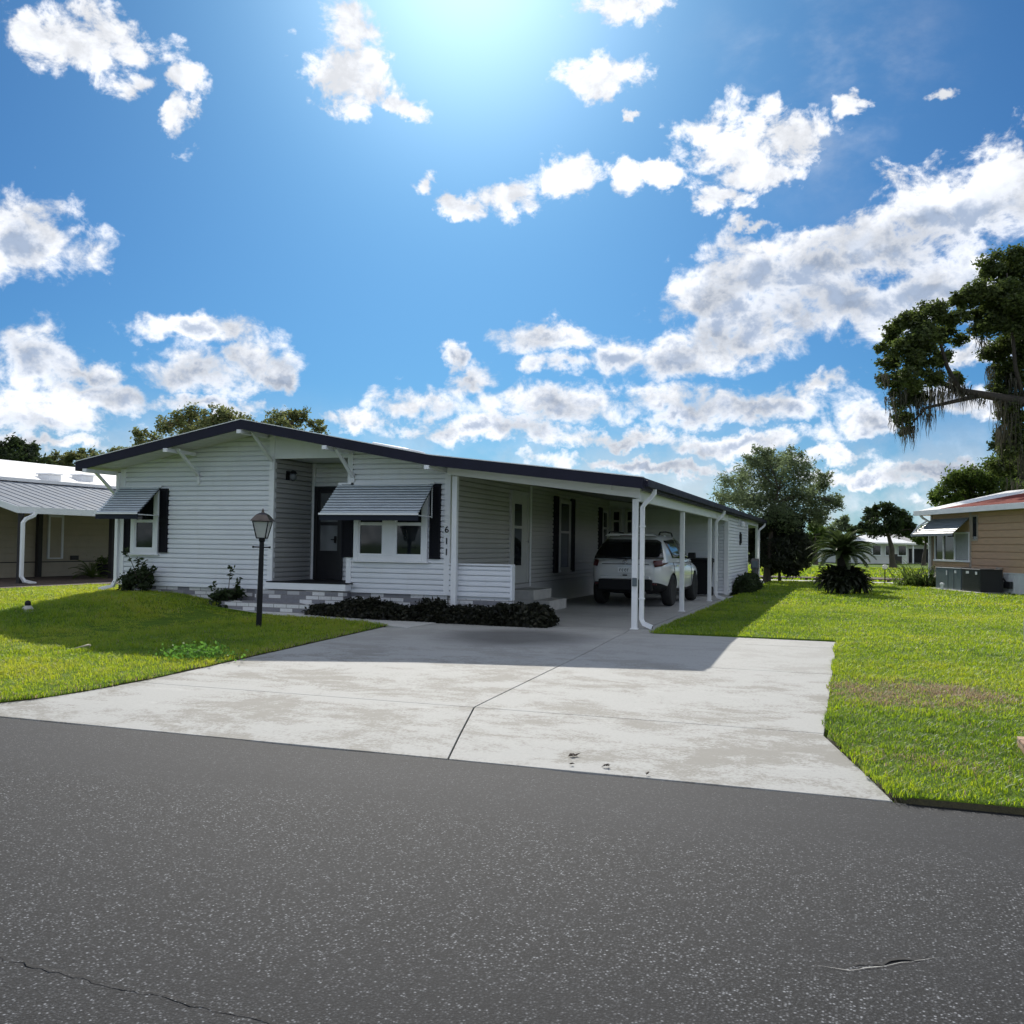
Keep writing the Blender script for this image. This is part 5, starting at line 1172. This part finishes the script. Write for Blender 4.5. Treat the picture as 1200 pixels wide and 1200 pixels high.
    b = MB(); b.box(5.55, 5.95, -.14, -.046, .20, .42); b.tube([(5.45, -.09, .5), (5.6, -.09, .4)], .03, 8); b.build('junction_box', M['acdark'], H, bevel=.02)
    # the two packaged air conditioners on their pad
    def ac(s0, s1, label, m, seed):
        L_ = Matrix.Rotation(math.atan2(-.943, .333), 4, 'Z'); c = Vector((6.26, 23.86, 0))+L_ @ Vector(((s0+s1)/2, -.62, .06))
        E = empty('air_conditioner', c, label, 'air conditioner', 'air conditioners beside the brown house', rz=math.atan2(-.943, .333)); w = (s1-s0)/2
        b = MB(); b.box(-w, w, -.36, .36, .0, .70); b.box(-w-.012, w+.012, -.372, .372, .701, .735); b.box(-w+.0, w-.0, -.366, .366, .0, .03); E2 = b.build('cabinet', m, E, bevel=.012)
        g = MB()
        if seed:
            for k in range(22): g.box(-w+.06, w-.06, -.368, -.361, .08+k*.026, .092+k*.026)
        else:
            g.box(-.006, .006, -.365, -.361, .02, .69); g.box(w*.45, w*.45+.01, -.365, -.361, .02, .69)
        g.build('grille', M['acdark'], E)
        l = MB(); l.box(-w*.1-.04, -w*.1+.04, -.367, -.3615, .48, .64) if not seed else l.box(-w*.35-.1, -w*.35+.1, -.373, -.369, .58, .66); l.box(w*.6-.06, w*.6+.06, -.374, -.3615, .56, .65); l.build('label_plate', M['metalwhite'], E)
        f = MB(); f.lathe([(.28, .736), (.28, .755), (.1, .762), (.05, .755)], (w*.3, 0, 0), 20); f.build('fan_guard', M['acdark'], E)
    ac(2.55, 4.42, 'grey green air conditioner cabinet, left of the pair beside the brown house', M['acgrey'], 0); ac(4.50, 5.75, 'black louvred air conditioner cabinet, right of the pair beside the brown house', M['acdark'], 1)
    L_ = Matrix.Rotation(math.atan2(-.943, .333), 4, 'Z'); p = MB(); p.box(2.4, 5.9, -1.15, -.15, -.05, .06); o = p.build('equipment_pad', M['concrete_step'], bevel=.01); o.location = (6.26, 23.86, 0); o.rotation_euler = (0, 0, math.atan2(-.943, .333)); tag(o, 'pale concrete pad under the two air conditioners', 'concrete pad')
    q = Vector((6.26, 23.86, 0))+L_ @ Vector((3.75, -1.3, 0)); E = empty('vent_pipe', q, 'short white capped pipe in the grass in front of the air conditioners', 'pipe'); b = MB(); b.tube([(0, 0, -.05), (0, 0, .20)], .05, 10); b.lathe([(.07, .2), (.07, .27), (.02, .29)], n=10); b.build('pipe', M['metalwhite'], E)
brown_house()

def far_houses():
    def house(px0, px1, d, label, zt, zr, kind):
        a, b = at_depth(px0, 650, d), at_depth(px1, 650, d*1.02); a[2] = b[2] = 0; L = np.linalg.norm(b-a); ang = math.atan2(b[1]-a[1], b[0]-a[0])
        H = empty('far_house', a, label, 'house', 'white houses across the back lawns', rz=ang)
        w = MB(); w.prism([(0, 0), (8, 0), (8, zt), (4, zr-.2), (0, zt)], 0, L, axis='x'); W = w.build('wall', M['farwall'], H)
        r = MB()
        for s in (0, 1):
            ya, yb = (-.7, 4) if s == 0 else (8.7, 4); r.prism([(ya, zt-.05), (yb, zr), (yb, zr+.12), (ya, zt+.1)], -.5, L+.5, axis='x')
        r.build('roof', M['farroof' if kind else 'whiteroof'], H)
        if kind == 0:
            for k in range(3):
                x = L*.18+k*1.55; f = MB(); f.box(x, x+1.1, -.08, -.005, .75, 1.85); F = f.build('window', M['trim'], H); MB().box(x+.1, x+1.0, -.10, -.081, .85, 1.75).build('pane', M['glass'], F)
            x = L*.66; f = MB(); f.box(x, x+1.1, -.06, -.005, 0, .95); f.build('door', M['tanpost'], H)
        else:
            f = MB(); f.box(.6, L*.92, -.06, -.003, .05, 1.5); f.build('carport_opening', M['drain'], H)
            f = MB(); 
            for x in (.6, L*.5, L*.9): f.box(x-.06, x+.06, -.6, -.48, 0, zt-.02)
            f.build('post', M['trim'], H)
    house(1012, 1063, 92, 'far white house with three windows beyond the back lawn', 1.95, 2.7, 0)
    house(1060, 1096, 98, 'far house with a dark open carport beyond the back lawn', 1.9, 3.0, 1)
far_houses()

# ================================================================= SKY, SUN, CAMERA
def sky():
    w = bpy.data.worlds.new('World'); S.world = w; w.use_nodes = True; nt = w.node_tree; nt.nodes.clear(); t = NT(nt); L = nt.links
    out = t.n('ShaderNodeOutputWorld'); bg = t.n('ShaderNodeBackground'); L.new(bg.outputs[0], out.inputs[0]); bg.inputs[1].default_value = SKY_STR
    sk = t.n('ShaderNodeTexSky', sky_type='NISHITA', sun_disc=False, sun_elevation=R(SUN_EL), sun_rotation=R(SUN_AZ), altitude=0, air_density=1.0, dust_density=.6, ozone_density=2.2)
    dirv = t.n('ShaderNodeTexCoord').outputs['Generated']
    s = t.n('ShaderNodeSeparateXYZ', {0: dirv}); az = t.math('MULTIPLY', t.math('ARCTAN2', s.outputs[0], s.outputs[1]), 180/math.pi); el = t.math('MULTIPLY', t.math('ARCSINE', s.outputs[2]), 180/math.pi)
    uv = t.n('ShaderNodeCombineXYZ', {0: az, 1: el, 2: 0.}).outputs[0]
    nA = t.noise(dirv, 9., 5, .6).outputs[1]; nB = t.noise(dirv, 34., 4, .65).outputs[1]
    def addn(v, nz, k):
        c = t.n('ShaderNodeVectorMath', {0: nz, 1: (.5, .5, .5)}, operation='SUBTRACT').outputs[0]; return t.n('ShaderNodeVectorMath', {0: c, 1: (k, k*.7, 0), 2: v}, operation='MULTIPLY_ADD').outputs[0]
    uw = addn(addn(uv, nA, 5.0), nB, 2.6)
    DP = math.degrees(1/FPX)
    def field_of(lst):
        cur = None
        for (px, py, rx, ry) in lst:
            a, e = bearing(px, py); ra, re = rx*DP/math.cos(R(e)), ry*DP
            d = t.n('ShaderNodeVectorMath', {0: uw, 1: (1/ra, 1/re, 0), 2: (-a/ra, -e/re, 0)}, operation='MULTIPLY_ADD').outputs[0]
            l = t.n('ShaderNodeVectorMath', {0: d}, operation='LENGTH').outputs['Value']
            cur = l if cur is None else t.math('MINIMUM', cur, l)
        return t.math('SUBTRACT', 1., cur)
    bright = [(60,52,45,28),(100,32,30,24),(135,48,45,22),(150,95,24,16),(214,94,24,15),(215,135,16,26),
        (408,45,34,34),(405,92,44,34),(440,105,40,22),(470,122,22,10),(735,8,44,14),(704,82,38,19),(740,133,11,7),
        (500,210,18,14),(540,236,26,14),(600,222,44,20),(665,205,36,24),(726,210,18,24),(830,150,34,30),(775,203,26,12),(860,175,60,24),(915,160,45,28),(880,205,50,18),(835,236,30,14),(990,130,15,13),(1105,104,18,8),
        (30,285,66,38),(-40,280,60,50),(28,412,56,40),(100,432,60,24),(215,380,70,18),(265,385,48,26),(290,420,60,34),(230,440,90,34),(120,465,90,26),(60,490,90,30),(330,440,26,22),
        (1180,225,60,46),(1110,248,70,42),(1030,280,75,38),(960,310,70,44),(880,330,70,44),(840,360,80,28),(1000,355,130,42),(1110,330,80,30),(870,400,70,40),(800,425,80,26),(870,272,22,8),
        (640,398,62,22),(720,425,70,28),(660,430,50,16),(530,420,18,20),(555,448,46,20),(480,468,60,24),(430,490,50,16),(640,480,110,26),(790,478,90,24),(900,475,90,24),(965,455,40,20),(1030,502,50,18),(560,505,120,18),
        (720,515,140,16),(870,520,120,16),(1090,555,90,18),(1000,560,110,12),(760,545,160,12),(960,535,60,12),(1150,590,80,14),(60,520,100,12),(250,480,80,14),(1130,470,60,20),(1160,410,40,14)]
    grey = [(30,415,46,24),(105,445,50,14),(265,445,70,26),(215,470,90,20),(1130,265,80,26),(1040,305,90,26),(900,350,62,34),(1010,350,150,34),(860,385,46,22),(950,330,50,30),(690,430,60,16),(620,412,40,10),(800,440,50,14),(660,498,90,14),(900,488,80,14),(520,482,50,12),(790,492,70,12),(60,505,70,14),(1040,512,36,10),(20,290,30,16),(1100,560,60,9),(740,525,90,8)]
    F = field_of(bright); G = field_of(grey)
    # unseen clouds added behind the street, brightened as fill for the house front
    off = t.math('ABSOLUTE', t.math('ADD', az, 19.4)); beh = t.mapr(off, 34, 60, -2.5, 0.)
    nb = t.noise(t.scaled(dirv, (1, 1, 1.8)), 3.2, 5, .6).outputs[0]; Fb = t.math('ADD', t.math('MULTIPLY', t.math('SUBTRACT', nb, .50), 5.), beh)
    F = t.math('MAXIMUM', F, Fb)
    n1 = t.noise(t.scaled(dirv, (1, 1, 1.25)), 26., 9, .62, .25).outputs[0]; n2 = t.noise(t.scaled(dirv, (1, 1, 1.2)), 15., 7, .6).outputs[0]
    d = t.math('ADD', t.math('ADD', F, t.mapr(el, 10., 20., -.08, .10)), t.math('MULTIPLY', t.math('SUBTRACT', n1, .5), t.mapr(el, 13., 22., 2.6, 3.9)))
    alpha = t.mapr(d, -.16, .56)
    # thin cirrus veil high on the right and a soft bank low over the horizon
    a0, e0 = bearing(960, 110); cv = t.n('ShaderNodeVectorMath', {0: uv, 1: (1/9., 1/7., 0), 2: (-a0/9., -e0/7., 0)}, operation='MULTIPLY_ADD').outputs[0]
    veil = t.math('MULTIPLY', t.mapr(t.n('ShaderNodeVectorMath', {0: cv}, operation='LENGTH').outputs['Value'], 1.1, .1), t.mapr(t.noise(t.scaled(dirv, (1, 3, 1)), 6., 6, .6).outputs[0], .38, .72, 0, .55))
    low = t.math('MULTIPLY', t.mapr(el, 9.5, 1.0), t.mapr(n2, .38, .64, .15, .75))
    alpha = t.math('MAXIMUM', alpha, t.math('MAXIMUM', veil, low))
    dg = t.math('ADD', G, t.math('MULTIPLY', t.math('SUBTRACT', n2, .5), 1.2)); g1 = t.math('MULTIPLY', t.mapr(dg, -.30, .42), t.mapr(d, .25, .95))
    lowc = t.mapr(el, 21., 14.); thick = t.math('MULTIPLY', t.mapr(t.math('ADD', d, t.math('MULTIPLY', t.math('SUBTRACT', n2, .5), 2.2)), .42, 1.15), t.math('MULTIPLY', lowc, .85))
    gr = t.math('MULTIPLY', t.math('MAXIMUM', g1, thick), t.mapr(beh, -2., 0., 1., .35))
    rel = t.math('MULTIPLY', t.mapr(t.math('SUBTRACT', n1, n2), -.16, .14, .72, 1.0), t.mapr(beh, -2., 0., 1., 1.6))  # unseen clouds behind the street made brighter for fill
    k = 1/SKY_STR
    white = tuple(v*k for v in (CLOUD_W, CLOUD_W*1.0, CLOUD_W*1.01)); gcol = tuple(v*k for v in (.40, .475, .60))
    cc = t.mix(gr, white, gcol); cc = t.mix(1., cc, t.n('ShaderNodeCombineXYZ', {0: t.math('MULTIPLY', rel, .97), 1: rel, 2: t.math('MULTIPLY', rel, 1.05)}).outputs[0], 'MULTIPLY')
    # sky tone of that afternoon: clear saturated blue, glare around the hidden sun
    base = t.mix(1., sk.outputs[0], SKY_TINT, 'MULTIPLY')
    a, e = R(SUN_AZ), R(SUN_EL); sd = (math.sin(a)*math.cos(e), math.cos(a)*math.cos(e), math.sin(e))
    dt = t.n('ShaderNodeVectorMath', {0: dirv, 1: sd}, operation='DOT_PRODUCT').outputs['Value']; gl = t.math('POWER', t.math('MAXIMUM', dt, 0.), 110.); gw = t.math('POWER', t.math('MAXIMUM', dt, 0.), 22.)
    glow = t.mix(1., t.mix(1., base, t.mix(gw, (0, 0, 0), tuple(v*k for v in (.05, .09, .10))), 'ADD'), t.mix(gl, (0, 0, 0), tuple(v*k for v in (.50, .55, .55))), 'ADD')
    L.new(t.mix(alpha, glow, cc), bg.inputs[0])
SKY_STR = .10; SKY_TINT = (.170, .405, .655); CLOUD_W = 1.02
sky()
sl = bpy.data.lights.new('sun', 'SUN'); sl.energy = 5.0; sl.angle = R(.53); sl.color = (1., .95, .86)
so = bpy.data.objects.new('sun', sl); COL.objects.link(so); a, e = R(SUN_AZ), R(SUN_EL)
so.rotation_euler = Vector((-math.sin(a)*math.cos(e), -math.cos(a)*math.cos(e), -math.sin(e))).to_track_quat('-Z', 'Y').to_euler()
cd = bpy.data.cameras.new('camera'); cam = bpy.data.objects.new('camera', cd); COL.objects.link(cam)
cd.sensor_width = 36; cd.lens = 36*FPX/1200; cd.clip_end = 6000; cd.clip_start = .05
m = Matrix(((RGT[0], UPV[0], -FWD[0], CAM[0]), (RGT[1], UPV[1], -FWD[1], CAM[1]), (RGT[2], UPV[2], -FWD[2], CAM[2]), (0, 0, 0, 1))); cam.matrix_world = m
S.camera = cam
vs = S.view_settings; S.display_settings.display_device = 'sRGB'; vs.view_transform = 'Standard'; vs.look = 'None'; vs.gamma = 1; vs.exposure = 0.12; vs.use_curve_mapping = False
S.cycles.max_bounces = 8; S.cycles.transparent_max_bounces = 8; S.cycles.use_denoising = True
